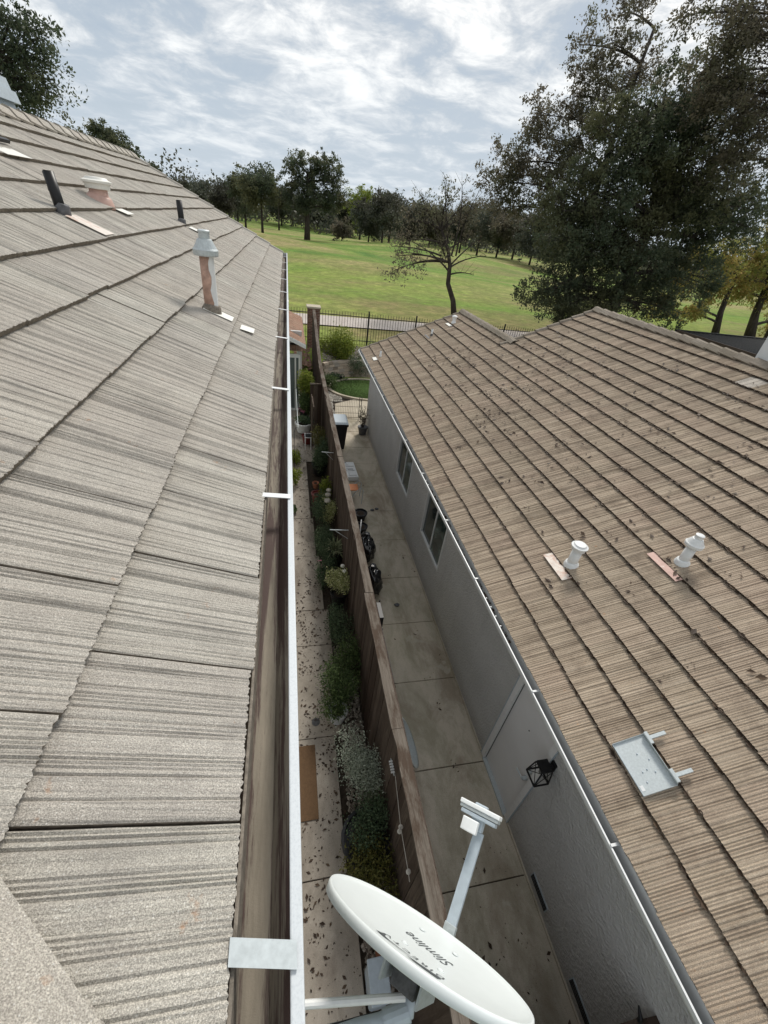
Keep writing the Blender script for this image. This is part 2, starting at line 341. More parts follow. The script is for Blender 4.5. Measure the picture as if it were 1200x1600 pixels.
t = NT('gutter_inside_dark', 0.6); p = t.pos(); t.col(t.ramp(t.noise(t.map(p, (20, 3, 20)), 1.0, 6, 0.7), [(0.3, (0.035, 0.043, 0.043)), (0.7, (0.075, 0.088, 0.088))])); MT['gutdark'] = t.m
t = NT('gutter_lip', 0.35, 0.0, 0.5); p = t.pos(); t.col(t.mix(t.ramp(t.noise(p, 180, 3, 0.8), [(0.45, 0.0), (0.75, 0.5)]), (0.56, 0.59, 0.61), (0.36, 0.39, 0.42))); MT['lip'] = t.m
# turf: real colour bands of mown / dry grass
t = NT('fairway_turf', 0.95, 0, 0.1); p = t.pos()
a = t.noise(t.map(p, (0.020, 0.040, 0), rot=(0, 0, 0.2)), 1.0, 7, 0.66, 1.4)
c = t.ramp(a, [(0.36, (0.06, 0.17, 0.028)), (0.44, (0.16, 0.28, 0.05)), (0.50, (0.28, 0.33, 0.09)), (0.60, (0.40, 0.32, 0.16))])
b_ = t.ramp(t.noise(t.map(p, (0.10, 0.16, 0)), 1.0, 7, 0.7), [(0.42, 0.0), (0.6, 0.6)])
c = t.mix(b_, c, (0.155, 0.215, 0.04))
yy = t.n('ShaderNodeSeparateXYZ'); t.l(p, yy.inputs[0])
c = t.mix(t.math('MULTIPLY', t.ramp(t.math('DIVIDE', yy.outputs[1], 100.0), [(0.42, 0.75), (0.62, 0.0)]), t.ramp(t.noise(t.map(p, (0.07, 0.12, 0), loc=(4, 1, 0)), 1.0, 5, 0.6), [(0.35, 1.0), (0.62, 0.25)])), c, (0.27, 0.36, 0.06))
c = t.mix(t.ramp(t.noise(t.map(p, (0.03, 0.045, 0), loc=(8, 2, 0)), 1.0, 6, 0.7), [(0.50, 0.0), (0.63, 0.8)]), c, (0.29, 0.21, 0.115))
c = t.mix(t.ramp(t.noise(p, 0.9, 8, 0.8), [(0.46, 0.55), (0.62, 0.0)]), c, (0.09, 0.12, 0.03))
c = t.mix(0.55, c, t.ramp(t.noise(p, 2.2, 8, 0.78), [(0.3, 0.45), (0.7, 1.5)]), 'MULTIPLY')
t.col(c).bump(t.noise(p, 5, 8, 0.8), 0.6, 0.12); MT['turf'] = t.m
t = NT('lawn', 0.95, 0, 0.1); p = t.pos(); t.col(t.ramp(t.noise(p, 14, 6, 0.75), [(0.3, (0.03, 0.065, 0.015)), (0.7, (0.08, 0.135, 0.035))])).bump(t.noise(p, 90, 4, 0.7), 0.8, 0.03); MT['lawn'] = t.m
t = NT('bark', 0.95, 0, 0.1); p = t.pos(); t.col(t.ramp(t.noise(t.map(p, (6, 6, 1.4)), 1.0, 5, 0.7), [(0.3, (0.030, 0.025, 0.022)), (0.7, (0.085, 0.072, 0.064))])); MT['bark'] = t.m
def leafmat(name, cols, trans=0.35, patch=None, ps=0.35):
    t = NT(name, 0.6, 0, 0.25); p = t.pos()
    c = t.ramp(t.isl(), [(0.0, cols[0]), (0.5, cols[1]), (1.0, cols[2])])
    if patch: c = t.mix(t.ramp(t.noise(p, ps, 4, 0.6), [(0.47, 0.0), (0.62, 0.8)]), c, patch)
    t.col(c); tr = t.n('ShaderNodeBsdfTranslucent'); t.set(tr.inputs[0], c)
    mxx = t.n('ShaderNodeMixShader'); mxx.inputs[0].default_value = trans; t.l(t.b.outputs[0], mxx.inputs[1]); t.l(tr.outputs[0], mxx.inputs[2]); t.l(mxx.outputs[0], t.o.inputs[0])
    return t.m
MT['lfDark'] = leafmat('leaf_dark', [(0.055, 0.078, 0.050), (0.080, 0.10, 0.062), (0.115, 0.13, 0.080)], 0.5, (0.15, 0.145, 0.075), 0.22)
MT['lfBrown'] = leafmat('leaf_olive', [(0.10, 0.092, 0.068), (0.14, 0.122, 0.090), (0.18, 0.155, 0.112)], 0.5, (0.13, 0.14, 0.08), 0.3)
MT['lfFar'] = leafmat('leaf_far', [(0.065, 0.08, 0.06), (0.088, 0.098, 0.072), (0.115, 0.118, 0.085)], 0.35, (0.07, 0.062, 0.045), 0.08)
MT['lfAut'] = leafmat('leaf_autumn', [(0.20, 0.22, 0.06), (0.36, 0.30, 0.09), (0.42, 0.27, 0.10)], 0.5, (0.22, 0.27, 0.07), 0.5)
MT['lfLime'] = leafmat('leaf_lime', [(0.13, 0.18, 0.03), (0.20, 0.25, 0.04), (0.28, 0.30, 0.06)], 0.4)
MT['lfGreen'] = leafmat('leaf_green', [(0.045, 0.08, 0.03), (0.085, 0.13, 0.045), (0.15, 0.20, 0.075)], 0.35)
MT['lfDeep'] = leafmat('leaf_deep', [(0.04, 0.07, 0.036), (0.07, 0.11, 0.055), (0.13, 0.17, 0.095)], 0.25)
MT['lfSilver'] = leafmat('leaf_silver', [(0.20, 0.24, 0.18), (0.34, 0.38, 0.30), (0.50, 0.54, 0.45)], 0.25)
MT['lfCream'] = leafmat('leaf_variegated', [(0.16, 0.20, 0.07), (0.42, 0.45, 0.18), (0.68, 0.66, 0.42)], 0.3)
MT['lfOchre'] = leafmat('leaf_ochre', [(0.07, 0.075, 0.02), (0.12, 0.12, 0.03), (0.17, 0.15, 0.045)], 0.3)
MT['lfDead'] = leafmat('leaf_litter', [(0.035, 0.022, 0.015), (0.06, 0.038, 0.025), (0.10, 0.065, 0.04)], 0.1)
MT['lfAgave'] = leafmat('leaf_strap', [(0.14, 0.17, 0.09), (0.24, 0.27, 0.15), (0.40, 0.41, 0.26)], 0.2)
MT['bag'] = plain('black_bag', (0.008, 0.008, 0.009), 0.22, var=0.3, spec=0.5)
#NEXT
# ================================================================== SETTING
def wall_line(x):                       # curved block retaining wall in the right-hand garden
    return 20.45-0.85*min(1.0, abs(min(0, x-3.3))/1.8)**2
def gheight(x, y):
    base = 0.0
    if -6 < x < 60:
        yw = wall_line(x) if x > 1.2 else 19.3+0.6*min(1, max(0, (1.2-x)))
    else: yw = 20.0
    if y > yw:
        base = 0.62*min(1, (y-yw)/0.16)
        k = min(1, max(0, (y-yw-0.16)/1.7)); base += 0.5*k*k*(3-2*k)
    if y > 27:
        k = min(1, (y-27)/40)
        n = noise.noise(Vector((x*0.013, y*0.02, 3.1)))*1.6+noise.noise(Vector((x*0.04, y*0.05, 1.7)))*0.5
        base += k*n
        base += 1.6*math.exp(-((x+14)/16)**2-((y-85)/22)**2) + 1.0*math.exp(-((x-8)/14)**2-((y-62)/10)**2)
        base += 0.9*math.exp(-((x-24)/18)**2-((y-105)/14)**2)
    return base
def axis(segs):
    r = []
    for a, b, st in segs:
        n = max(1, int(round((b-a)/st))); r += [a+(b-a)*i/n for i in range(n)]
    return r+[segs[-1][1]]
xs = axis([(-900, -300, 120), (-300, -60, 15), (-60, -6, 2.5), (-6, 1, 0.6), (1, 4.4, 0.11), (4.4, 20, 1), (20, 80, 3), (80, 300, 14), (300, 900, 120)])
ys = axis([(-200, -20, 40), (-20, 18, 6), (18, 19.2, 0.4), (19.2, 23, 0.08), (23, 30, 0.7), (30, 150, 2.4), (150, 300, 15), (300, 1500, 150)])
mb = MB(); nx = len(xs)
mb.v = [(x, y, gheight(x, y)-(0.10 if y < 20 else 0)) for y in ys for x in xs]
mb.f = [(j*nx+i, j*nx+i+1, (j+1)*nx+i+1, (j+1)*nx+i) for j in range(len(ys)-1) for i in range(nx-1)]
ground = mb.build('ground', MT['turf'], smooth=True, fix=False, kind='structure')
# cart path following the golf course edge
mb = MB(); P = []
for i in range(60):
    x = -40+i*2; yc = 27.0+0.0009*(x-8)**2+0.04*x
    P.append((x, yc))
for (x, y) in P:
    for d in (-1.4, -0.5, 0.5, 1.4): mb.v.append((x, y+d, max(gheight(x, y+dd) for dd in (-1.4, 0, 1.4))+0.03))
for i in range(len(P)-1):
    for k in range(3): a = i*4+k; mb.f.append((a, a+4, a+5, a+1))
mb.build('cart_path', MT['path'], fix=False, kind='structure')
# bare soil in the side yards and planter beds
def sheet(name, x0, x1, y0, y1, z, mat, **k):
    m = MB(); m.quad((x0, y0, z), (x1, y0, z), (x1, y1, z), (x0, y1, z)); return m.build(name, mat, fix=False, **k)
sheet('side_yard_soil', -0.4, 1.16, -3, 19.2, -0.05, MT['soil'], kind='structure')
sheet('alley_soil', 1.17, 3.2, -3, 19.35, -0.055, MT['soil'], kind='structure')

def slab_group(name, mat, rects, th=0.06, label=None):
    base = MB(); x0 = min(r[0] for r in rects); x1 = max(r[1] for r in rects); y0 = min(r[2] for r in rects); y1 = max(r[3] for r in rects)
    base.box(x0+.01, x1-.01, y0+.01, y1-.01, -0.049, -0.045)
    g = base.build(name, MT['soil'], kind='structure')
    for r in rects:
        dz = random.uniform(-0.003, 0.003)
        MB().box(r[0], r[1], r[2], r[3], -0.044, 0.0+dz).build('concrete_slab', mat, g, bevel=0.006)
    return g
jr = [-2.6, -1.35, -0.1, 1.16, 2.5, 3.9, 5.16, 6.42, 7.74, 8.98, 10.2, 11.6, 12.75, 14.0, 15.3]
gp = 0.006
slab_group('alley_path', MT['concR'], [(1.24, 2.775, a+gp, b-gp) for a, b in zip(jr, jr[1:])])
jl = [-2.2, -1.0, 0.3, 1.52, 3.16, 4.81, 5.64, 7.24, 8.7, 10.2, 11.7]
wl = [.66, .66, .66, .60, .70, .70, .62, .56, .5, .5]
slab_group('side_yard_path', MT['concL'], [(-0.35, w, a+gp, b-gp) for a, b, w in zip(jl, jl[1:], wl)])
sheet('side_yard_gravel_ground', -0.35, 1.0, 11.72, 15.8, -0.02, MT['concL'], kind='structure')
# patio pad beside the lawn, rounded upper edge, and crescent lawn with concrete curb
m = MB(); n = 20; pad = [(1.75, 15.32), (4.6, 15.32), (4.6, 18.0)]+[(4.6-2.75*i/n, 17.0+1.0*math.cos(i/n*math.pi/2)-0.35*(i/n)) for i in range(1, n+1)]
m.v = [(x, y, 0.012) for x, y in pad]+[(x, y, -0.05) for x, y in pad]; k = len(pad); m.f = [tuple(range(k))]+[(i, (i+1) % k, k+(i+1) % k, k+i) for i in range(k)]
m.build('patio_pad', MT['concP'], kind='structure')
LC = (3.55, 18.55); LR = (1.78, 1.35)
def ring(r, z): return [(LC[0]+LR[0]*r*math.cos(a), LC[1]+LR[1]*r*math.sin(a), z) for a in np.linspace(0, 2*math.pi, 60, endpoint=False)]
m = MB(); m.v = ring(0.97, 0.02)+[(LC[0], LC[1], 0.06)]; m.f = [(i, (i+1) % 60, 60) for i in range(60)]
lawn = m.build('lawn_ground', MT['lawn'], kind='structure')
m = MB()
for a, z in ((1.06, -0.04), (1.06, 0.07), (0.98, 0.07), (0.98, -0.03)): m.v += ring(a, z)
for r_ in range(3):
    for i in range(60): j = (i+1) % 60; m.f.append((r_*60+i, r_*60+j, (r_+1)*60+j, (r_+1)*60+i))
m.build('lawn_curb', MT['concP'], kind='structure')

# ---------------------------------------------------------------- scattered masses
def scatter_leaves(name, pts, size, mat, nrm=(0, 0, 1), lift=0.004, **kw):
    m = MB(); N = Vector(nrm)
    T = N.orthogonal().normalized(); B = N.cross(T)
    for p in pts:
        s = size*random.choice((.35, .5, .7, .9, 1.2, 1.9))*random.uniform(.8, 1.2); a = random.uniform(0, 6.28); d = T*math.cos(a)+B*math.sin(a); e = N.cross(d)
        tl = random.uniform(-0.4, 0.6)
        p = Vector(p)+N*lift
        m.quad(p-d*s, p-e*s*0.5+N*s*abs(tl), p+d*s+N*s*0.3, p+e*s*0.5+N*s*abs(tl)*random.random())
    return m.build(name, mat, fix=False, kind='stuff', **kw)
def pebbles(name, pts, size, mat, **kw):
    m = MB()
    for p in pts:
        s = size*random.uniform(0.5, 1.5); a = random.uniform(0, 3); q = [s*random.uniform(.7, 1.3) for _ in range(3)]
        M = Matrix.Rotation(a, 3, 'Z'); n = len(m.v)
        vs = [(1, 0, 0), (.4, .8, 0), (-.5, .8, 0), (-1, 0, 0), (-.5, -.8, 0), (.5, -.8, 0), (.4, .2, .6), (-.4, -.1, .65)]
        for v in vs:
            w = M @ Vector((v[0]*q[0], v[1]*q[1], v[2]*q[2])); m.v.append((w.x+p[0], w.y+p[1], w.z+p[2]))
        m.f += [tuple(n+i for i in f) for f in ((0, 1, 6), (1, 2, 7, 6), (2, 3, 7), (3, 4, 7), (4, 5, 6, 7), (5, 0, 6))]
    return m.build(name, mat, fix=False, kind='stuff', **kw)
U = random.uniform
t = NT('pebble', 0.85); t.col(t.ramp(t.isl(), [(0.0, (0.10, 0.085, 0.07)), (0.5, (0.22, 0.19, 0.16)), (1.0, (0.42, 0.38, 0.33))])); MT['peb'] = t.m
pebbles('gravel_bed', [(U(0.70, 1.05), U(-0.5, 4.8), -0.03) for _ in range(2600)], 0.020, MT['peb'], label='small grey and brown pebbles in the strip between slabs and fence', cat='gravel')
pebbles('river_stones', [(x, y, -0.02) for x, y in ((U(1.25, 2.4), U(15.4, 19.6)) for _ in range(2600)) if ((x-LC[0])/LR[0])**2+((y-LC[1])/LR[1])**2 > 1.15 and not (x > 1.75 and y < 17.6-(0 if x > 2.2 else .6))], 0.045, MT['stone'], label='pale river stones around the curved lawn curb', cat='stones')
pebbles('slope_rocks', [(x, y, gheight(x, y)-0.01) for x, y in ((U(1.6, 5), U(19.9, 21.9)) for _ in range(2600)) if y > wall_line(x)+.25], 0.05, MT['peb'], label='brown rock mulch on the raised bed behind the block wall', cat='rock mulch')
pebbles('brown_rocks', [(x, y, gheight(x, y)-0.01) for x, y in ((U(0.2, 1.0), U(16.4, 21)) for _ in range(900))], 0.07, MT['tileBrown'], label='reddish rocks in the bed left of the wooden fence', cat='rocks')
def clust(n, x0, x1, y0, y1, sd, z=0.0):
    out = []
    while len(out) < n:
        cx_, cy_ = U(x0, x1), U(y0, y1)
        for _ in range(random.randint(1, 7)):
            x, y = random.gauss(cx_, sd), random.gauss(cy_, sd)
            if x0 < x < x1 and y0 < y < y1: out.append((x, y, z))
    return out
scatter_leaves('fallen_leaves', clust(520, 0.02, 0.68, -0.3, 2.9, 0.05)+clust(760, 0.05, 0.68, 2.9, 7, 0.06)+clust(900, 0.1, 0.75, 7, 14, 0.1), 0.016, MT['lfDead'], label='brown fallen leaves scattered over the narrow left path', cat='leaves')
scatter_leaves('alley_leaves', clust(170, 1.3, 2.75, -0.5, 1.6, 0.06)+clust(120, 1.3, 2.75, 1.6, 13, 0.05), 0.017, MT['lfDead'], label='sparse brown leaves on the alley concrete', cat='leaves')
# grass blades of the curved lawn
m = MB()
for _ in range(9000):
    a = U(0, 6.28); r = math.sqrt(random.random())*0.96; x = LC[0]+LR[0]*r*math.cos(a); y = LC[1]+LR[1]*r*math.sin(a)
    h = U(.03, .07); d = U(0, 6.28); n = len(m.v)
    m.v += [(x-.008*math.cos(d), y-.008*math.sin(d), .03), (x+.008*math.cos(d), y+.008*math.sin(d), .03), (x+U(-.03, .03), y+U(-.03, .03), .03+h)]; m.f.append((n, n+1, n+2))
m.build('lawn_grass', MT['lfGreen'], fix=False, kind='stuff', label='short green grass inside the curved concrete curb', cat='grass')

# ================================================================== ROOFS
def tile_mesh(name, mats, seed, W_=0.322, L=0.42, EXP=0.345, th=0.028, npts=44, rows=2, depth_=0.0045, ngr=9, gap=True, regular=False):
    """one grooved concrete shake tile: butt at s=0, head at s=L; u across, n up"""
    rg = random.Random(seed)
    us = [W_*i/(npts-1) for i in range(npts)]
    h = [0.0]*npts; 
    # grooves: clusters of narrow cuts and a few broad planks
    i = 0; lvl = 0
    while i < npts:
        k = rg.choice((1, 1, 1, 2, 3, 5, 8, 9)) if not regular else rg.choice((1, 1, 1, 2)); lvl = rg.uniform(-0.3, 0.3)
        for j in range(i, min(npts, i+k)): h[j] = lvl*depth_
        i += k
        if i < npts: h[i] = -depth_*rg.uniform(0.7, 1.9); i += 1
    if not regular: h[0] = -depth_*1.6; h[-1] = -depth_*1.8; h[1] = -depth_*0.2
    else: h[0] = -depth_*.8; h[-1] = -depth_*.8
    top0, top1 = th+0.030, 0.030
    m = MB(); 
    for r in range(rows+1):
        s = L*r/rows; base = top0-(top0-top1)*min(1.2, s/EXP)
        for i, u in enumerate(us):
            w = rg.uniform(-1, 1)*0.0009 if rows > 2 else 0
            ss = s if r else s+rg.uniform(-0.0025, 0.0035)
            m.v.append((u, ss, base+h[i]*(1 if r else 0.8)+w))
    for r in range(rows):
        for i in range(npts-1): a = r*npts+i; m.f.append((a, a+1, a+npts+1, a+npts))
    nt_ = len(m.f); b0 = len(m.v)
    for u in (0, W_): m.v += [(u, 0.004, top0-th), (u, L, 0.004)]
    # butt face as strip to a lower edge
    lo = len(m.v)
    for i, u in enumerate(us): m.v.append((u, 0.004, top0-th))
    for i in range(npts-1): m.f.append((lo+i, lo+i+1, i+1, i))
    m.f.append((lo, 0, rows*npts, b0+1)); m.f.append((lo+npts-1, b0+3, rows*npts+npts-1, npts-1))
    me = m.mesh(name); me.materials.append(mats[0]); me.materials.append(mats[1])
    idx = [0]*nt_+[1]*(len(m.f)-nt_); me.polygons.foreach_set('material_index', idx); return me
class Frame:
    def __init__(s, o, u, sl_, n):
        s.o, s.u, s.s, s.n = Vector(o), Vector(u), Vector(sl_).normalized(), Vector(n).normalized()
        s.M = Matrix(((s.u.x, s.s.x, s.n.x, s.o.x), (s.u.y, s.s.y, s.n.y, s.o.y), (s.u.z, s.s.z, s.n.z, s.o.z), (0, 0, 0, 1)))
    def p(s, u, v, n=0.0): return s.o+s.u*u+s.s*v+s.n*n
def join_meshes(name, items, mats, parent, M, **kw):
    """items: (mesh, local matrix) joined in numpy into a single part"""
    V = []; F = []; MI = []; off = 0
    for me, lm in items:
        n = len(me.vertices); a = np.empty(n*3, 'f'); me.vertices.foreach_get('co', a); a = a.reshape(-1, 3)
        L = np.array(lm); V.append(a @ L[:3, :3].T + L[:3, 3])
        for p in me.polygons: F.append([i+off for i in p.vertices]); MI.append(p.material_index)
        off += n
    me = bpy.data.meshes.new(name); me.from_pydata(np.concatenate(V).tolist(), [], F); me.update()
    for x in mats: me.materials.append(x)
    me.polygons.foreach_set('material_index', MI)
    o = piece(name, me, parent, M); return tag(o, kind='stuff', **kw)
def tile_roof(parent, fr, courses, span, variants, mats, EXP, Wt, keep=None, stuffname='roof_tile_field', limit=300, first=None, pale=()):
    """courses: count; span(k)->(u0,u1)"""
    items = []
    for k in range(courses):
        u0, u1 = span(k); off = (k % 2)*0.5*Wt+random.uniform(-.02, .02)
        i = math.floor((u0-off)/Wt)
        while off+i*Wt < u1:
            a = off+i*Wt; b = a+Wt; ca, cb = max(a, u0), min(b, u1); i += 1
            if cb-ca < 0.05: continue
            sc = (cb-ca)/Wt; v = (0 if k == 0 else (k*EXP if first is None else first+(k-1)*EXP))
            P = fr.p((ca+cb)/2, v+EXP/2)
            if keep and not keep(P): continue
            items.append((P, k, ca, v, sc))
    vis = sorted([it for it in items if in_frame(it[0], 30)], key=lambda it: (it[0]-Vector((0, 0, CAMZ))).length)
    vis = set(id(it) for it in vis[:limit]); rest = []
    for it in items:
        P, k, ca, v, sc = it
        wob = random.uniform(-0.0025, 0.0025)
        lm = Matrix.Translation((ca, v+random.uniform(-.005, .005), wob)) @ Matrix.Rotation(random.uniform(-.006, .006), 4, 'Z') @ Matrix.Diagonal((sc, 1, 1, 1))
        me = random.choice(variants)
        if any((P-Vector(q)).length < 0.2 for q in pale): me = PALE; 
        if id(it) in vis: piece('roof_tile', me, parent, fr.M @ lm)
        else: rest.append((me if me in variants else variants[0], lm))
    if rest: join_meshes(stuffname, rest, mats, parent, fr.M)
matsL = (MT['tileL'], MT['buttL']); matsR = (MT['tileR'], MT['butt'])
TL = [tile_mesh('grey_tile', matsL, 10+i, npts=84, rows=4, depth_=0.0023) for i in range(9)]
TR = [tile_mesh('tan_tile', matsR, 50+i, npts=34, rows=1, depth_=0.0058, EXP=0.3435, W_=.325, th=.034, regular=True) for i in range(8)]
PALE = tile_mesh('pale_tile', (MT['tilePale'], MT['butt']), 77, npts=36, rows=1, EXP=0.3435)

# ---------------- left (own) house
PL = 0.475; cL = 1/math.hypot(1, PL); sL = PL*cL
house = empty('grey_roofed_house', (-3.4, 6.0, 0), 'two-storey house with the weathered grey tile roof filling the left side', 'house')
nL = Vector((sL, 0, cL)); oL = Vector((-0.1008, 0, CAMZ-0.96))-nL*0.052
fL = Frame(oL, (0, 1, 0), (-cL, 0, sL), nL)
Y_FAR = 12.75; NCL = 10; RIDX = oL.x-cL*3.46; RIDZ = oL.z+sL*3.46
hipY0 = -0.055                       # hip meets the eave here
def hip_y(P): return hipY0+(oL.x-P.x)*0.98-0.02
rfL = MB().hexa([fL.p(-.2, .02, -.03), fL.p(Y_FAR, .02, -.03), fL.p(Y_FAR, 3.46, -.03), fL.p(3.0, 3.46, -.03), fL.p(-.2, .02, 0.0), fL.p(Y_FAR, .02, 0.0), fL.p(Y_FAR, 3.46, 0.0), fL.p(3.0, 3.46, 0.0)]).build('roof', MT['soil'], house)
tile_roof(rfL, fL, NCL, lambda k: (-.4, Y_FAR), TL, matsL, 0.35, 0.326, keep=lambda P: P.y > hip_y(P)-0.12)
# other slopes of the same roof
m = MB(); rb = oL.x-cL*3.46*2
m.quad((RIDX, 3.0, RIDZ-.01), (RIDX, Y_FAR, RIDZ-.01), (rb, Y_FAR, oL.z), (rb, -.2, oL.z)); m.quad((oL.x, -.1, oL.z), (RIDX, 3.0, RIDZ-.01), (RIDX, 3.0, RIDZ-.02), (rb, -.1, oL.z))
m.build('rear_roof_slope', MT['tileL'], rfL, fix=False)
def cap_tile(name, L=0.40, w=0.12, mats=None, h=0.05):
    m = MB(); th = 0.022; sec = [(-w, -0.045), (-w*0.45, h*0.7), (0, h), (w*0.45, h*0.7), (w, -0.045)]
    for s, lift in ((0, 0.03), (L, 0.0)):
        for (a, b) in sec: m.v.append((a, s, b+lift))
        for (a, b) in sec: m.v.append((a*0.9, s+(0.006 if s == 0 else 0), b+lift-th))
    for i in range(4):
        m.f += [(i, i+1, i+11, i+10), (i+5, i+15, i+16, i+6), (i, i+5, i+6, i+1)]
    m.f += [(0, 10, 15, 5), (4, 9, 19, 14)]
    me = m.mesh(name, mats[0]); return me
def place_cap(parent, me, p, d, up, name):
    y = Vector(d).normalized(); z = (Vector(up)-y*Vector(up).dot(y)).normalized(); x = y.cross(z)
    M = Matrix(((x.x, y.x, z.x, p[0]), (x.y, y.y, z.y, p[1]), (x.z, y.z, z.z, p[2]), (0, 0, 0, 1))); return piece(name, me, parent, M)
capL = cap_tile('ridge_cap', mats=(MT['tileL'],))
y = 2.7
while y < Y_FAR-.3:
    place_cap(rfL, capL, (RIDX, y+0.40, RIDZ+0.055), (0, -1, 0.0), (0, 0, 1), 'ridge_cap') if False else place_cap(rfL, capL, (RIDX, y, RIDZ+0.055), (0, 1, 0.0), (0, 0, 1), 'ridge_cap'); y += 0.345
hd = Vector((-1, 0.98, PL)); capH = cap_tile('hip_cap', L=0.42, w=0.125, mats=(MT['tileL'],), h=0.04)
for i in range(10):
    p = Vector((oL.x, hipY0-0.13, oL.z+0.05))+hd.normalized()*(i*0.36-0.08); place_cap(rfL, capH, p, hd, (0.25, -0.25, 1), 'hip_cap')
# rake trim tiles at the far gable
rk = cap_tile('rake_tile', L=0.40, w=0.07, mats=(MT['tileL'],), h=0.02)
for k in range(10): place_cap(rfL, rk, fL.p(Y_FAR+.0, k*0.35, 0.045), fL.s, fL.n, 'rake_tile')
# walls and soffit
m = MB(); m.box(-0.75, -0.55, -0.2, 12.3, -0.1, 5.25); m.box(-6.4, -0.76, 12.1, 12.3, -0.1, 5.25); m.quad((-0.76, 12.3, 5.25), (-6.4, 12.3, 5.25), (RIDX, 12.3, RIDZ-.1), (RIDX, 12.3, RIDZ-.1))
m.build('wall', MT['stucco'], house); MB().box(-0.74, -0.12, -.4, 12.7, 5.25, 5.29).build('soffit', MT['trim'], house)
MB().box(-0.135, -0.115, -.4, 12.9, 5.24, 5.42).build('fascia', MT['trim'], house)
# gutter with straps
def gutter(parent, xi, xo, ztop, y0, y1, dep, lipw, minside, mlip, mface, sgn=1):
    # inner back at xi, outer at xo
    w = xo-xi; k = lipw*(1 if w > 0 else -1)
    sec_in = [(xi, ztop), (xi+w*.03, ztop-dep), (xi+w*.55, ztop-dep), (xo-k, ztop-dep*.35), (xo-k, ztop-.004)]
    sec_out = [(xi-w*.03, ztop), (xi-w*.0, ztop-dep-.005), (xi+w*.6, ztop-dep-.005), (xo, ztop-dep*.35), (xo, ztop-.004)]
    N = 14; m = MB()
    for j in range(N+1):
        yy = y0+(y1-y0)*j/N
        for (a, b) in sec_in: m.v.append((a, yy, b))
    for j in range(N):
        for i in range(4): q = j*5+i; m.f.append((q, q+5, q+6, q+1))
    g = m.build('gutter', minside, parent, fix=False)
    m = MB()
    for j in range(N+1):
        yy = y0+(y1-y0)*j/N
        for (a, b) in sec_out: m.v.append((a, yy, b))
    for j in range(N):
        for i in range(4): q = j*5+i; m.f.append((q, q+1, q+6, q+5))
    m.build('gutter_face', mface, g, fix=False)
    m = MB(); m.box(min(xo-k, xo+.001*(1 if w > 0 else -1)), max(xo-k, xo+.001*(1 if w > 0 else -1)), y0, y1, ztop-.008, ztop+.002); m.build('gutter_lip', mlip, g, bevel=0.003)
    for ye in (y0, y1):
        MB().box(min(xi, xo), max(xi, xo), ye-.004, ye+.004, ztop-dep-.004, ztop).build('end_cap', mface, g)
    return g
gl = gutter(house, -0.115, 0.0095, 5.432, -0.5, 13.0, 0.10, 0.0205, MT['gutin'], MT['lip'], MT['white'])
m = MB(); m.box(-.10, -.094, -.5, 13.0, 5.36, 5.437); m.build('drip_edge', MT['buttL'], gl)
for i, yy in enumerate([.145, 1.46, 2.72, 4.05, 5.35, 6.6, 7.9, 9.2, 10.5, 11.8]):
    w = 0.0145 if i else 0.0165
    k = .016 if i == 0 else 0; zl = 5.446; xl = -.103 if i == 0 else -.11
    m = MB().hexa([(xl, yy+k-w, zl), (.0, yy-w-k*.2, 5.4365), (.0, yy+w-k*.2, 5.4365), (xl, yy+k+w, zl), (xl, yy+k-w, zl+.003), (.0, yy-w-k*.2, 5.4395), (.0, yy+w-k*.2, 5.4395), (xl, yy+k+w, zl+.003)])
    m.build('gutter_strap', MT['galv'] if i == 0 else MT['white'], gl)
MB().box(-0.005, 0.0125, 5.9, 6.05, 5.35, 5.4365).build('gutter_joint', MT['white'], gl)
MB().tube([(-0.06, 12.6, 5.33), (-0.06, 12.6, 5.15), (-0.5, 12.6, 4.9), (-0.5, 12.6, 0.1)], 0.035, 8).build('downspout', MT['white'], gl)
# roof penetrations of the left house
def on_roof(fr, x, y):                 # foot of an upright pipe standing on the tiles
    t_ = (Vector((x, y, 0))-fr.o); # solve for z on plane
    z = fr.o.z-(fr.n.x*(x-fr.o.x))/fr.n.z
    return Vector((x, y, z))
def flashing(parent, fr, P, w, up, down, mat, name='flashing', n=0.064, th=0.003):
    c = P-fr.o; u = c.dot(fr.u); v = c.dot(fr.s)
    m = MB().hexa([fr.p(u-w, v-down, n), fr.p(u+w, v-down, n), fr.p(u+w, v+up, n-.02), fr.p(u-w, v+up, n-.02), fr.p(u-w, v-down, n+th), fr.p(u+w, v-down, n+th), fr.p(u+w, v+up, n-.02+th), fr.p(u-w, v+up, n-.02+th)])
    return m.build(name, mat, parent)
def boot(parent, fr, P, r, mat, h=0.05):
    return MB().lathe([(r*1.75, -.03), (r*1.5, .0), (r*1.2, h*.8), (r*1.03, h)], (P.x, P.y, P.z+0.055), 16, Matrix.Rotation(math.asin(fr.n.x)*0.7, 3, 'Y')).build('boot', mat, parent, smooth=True)
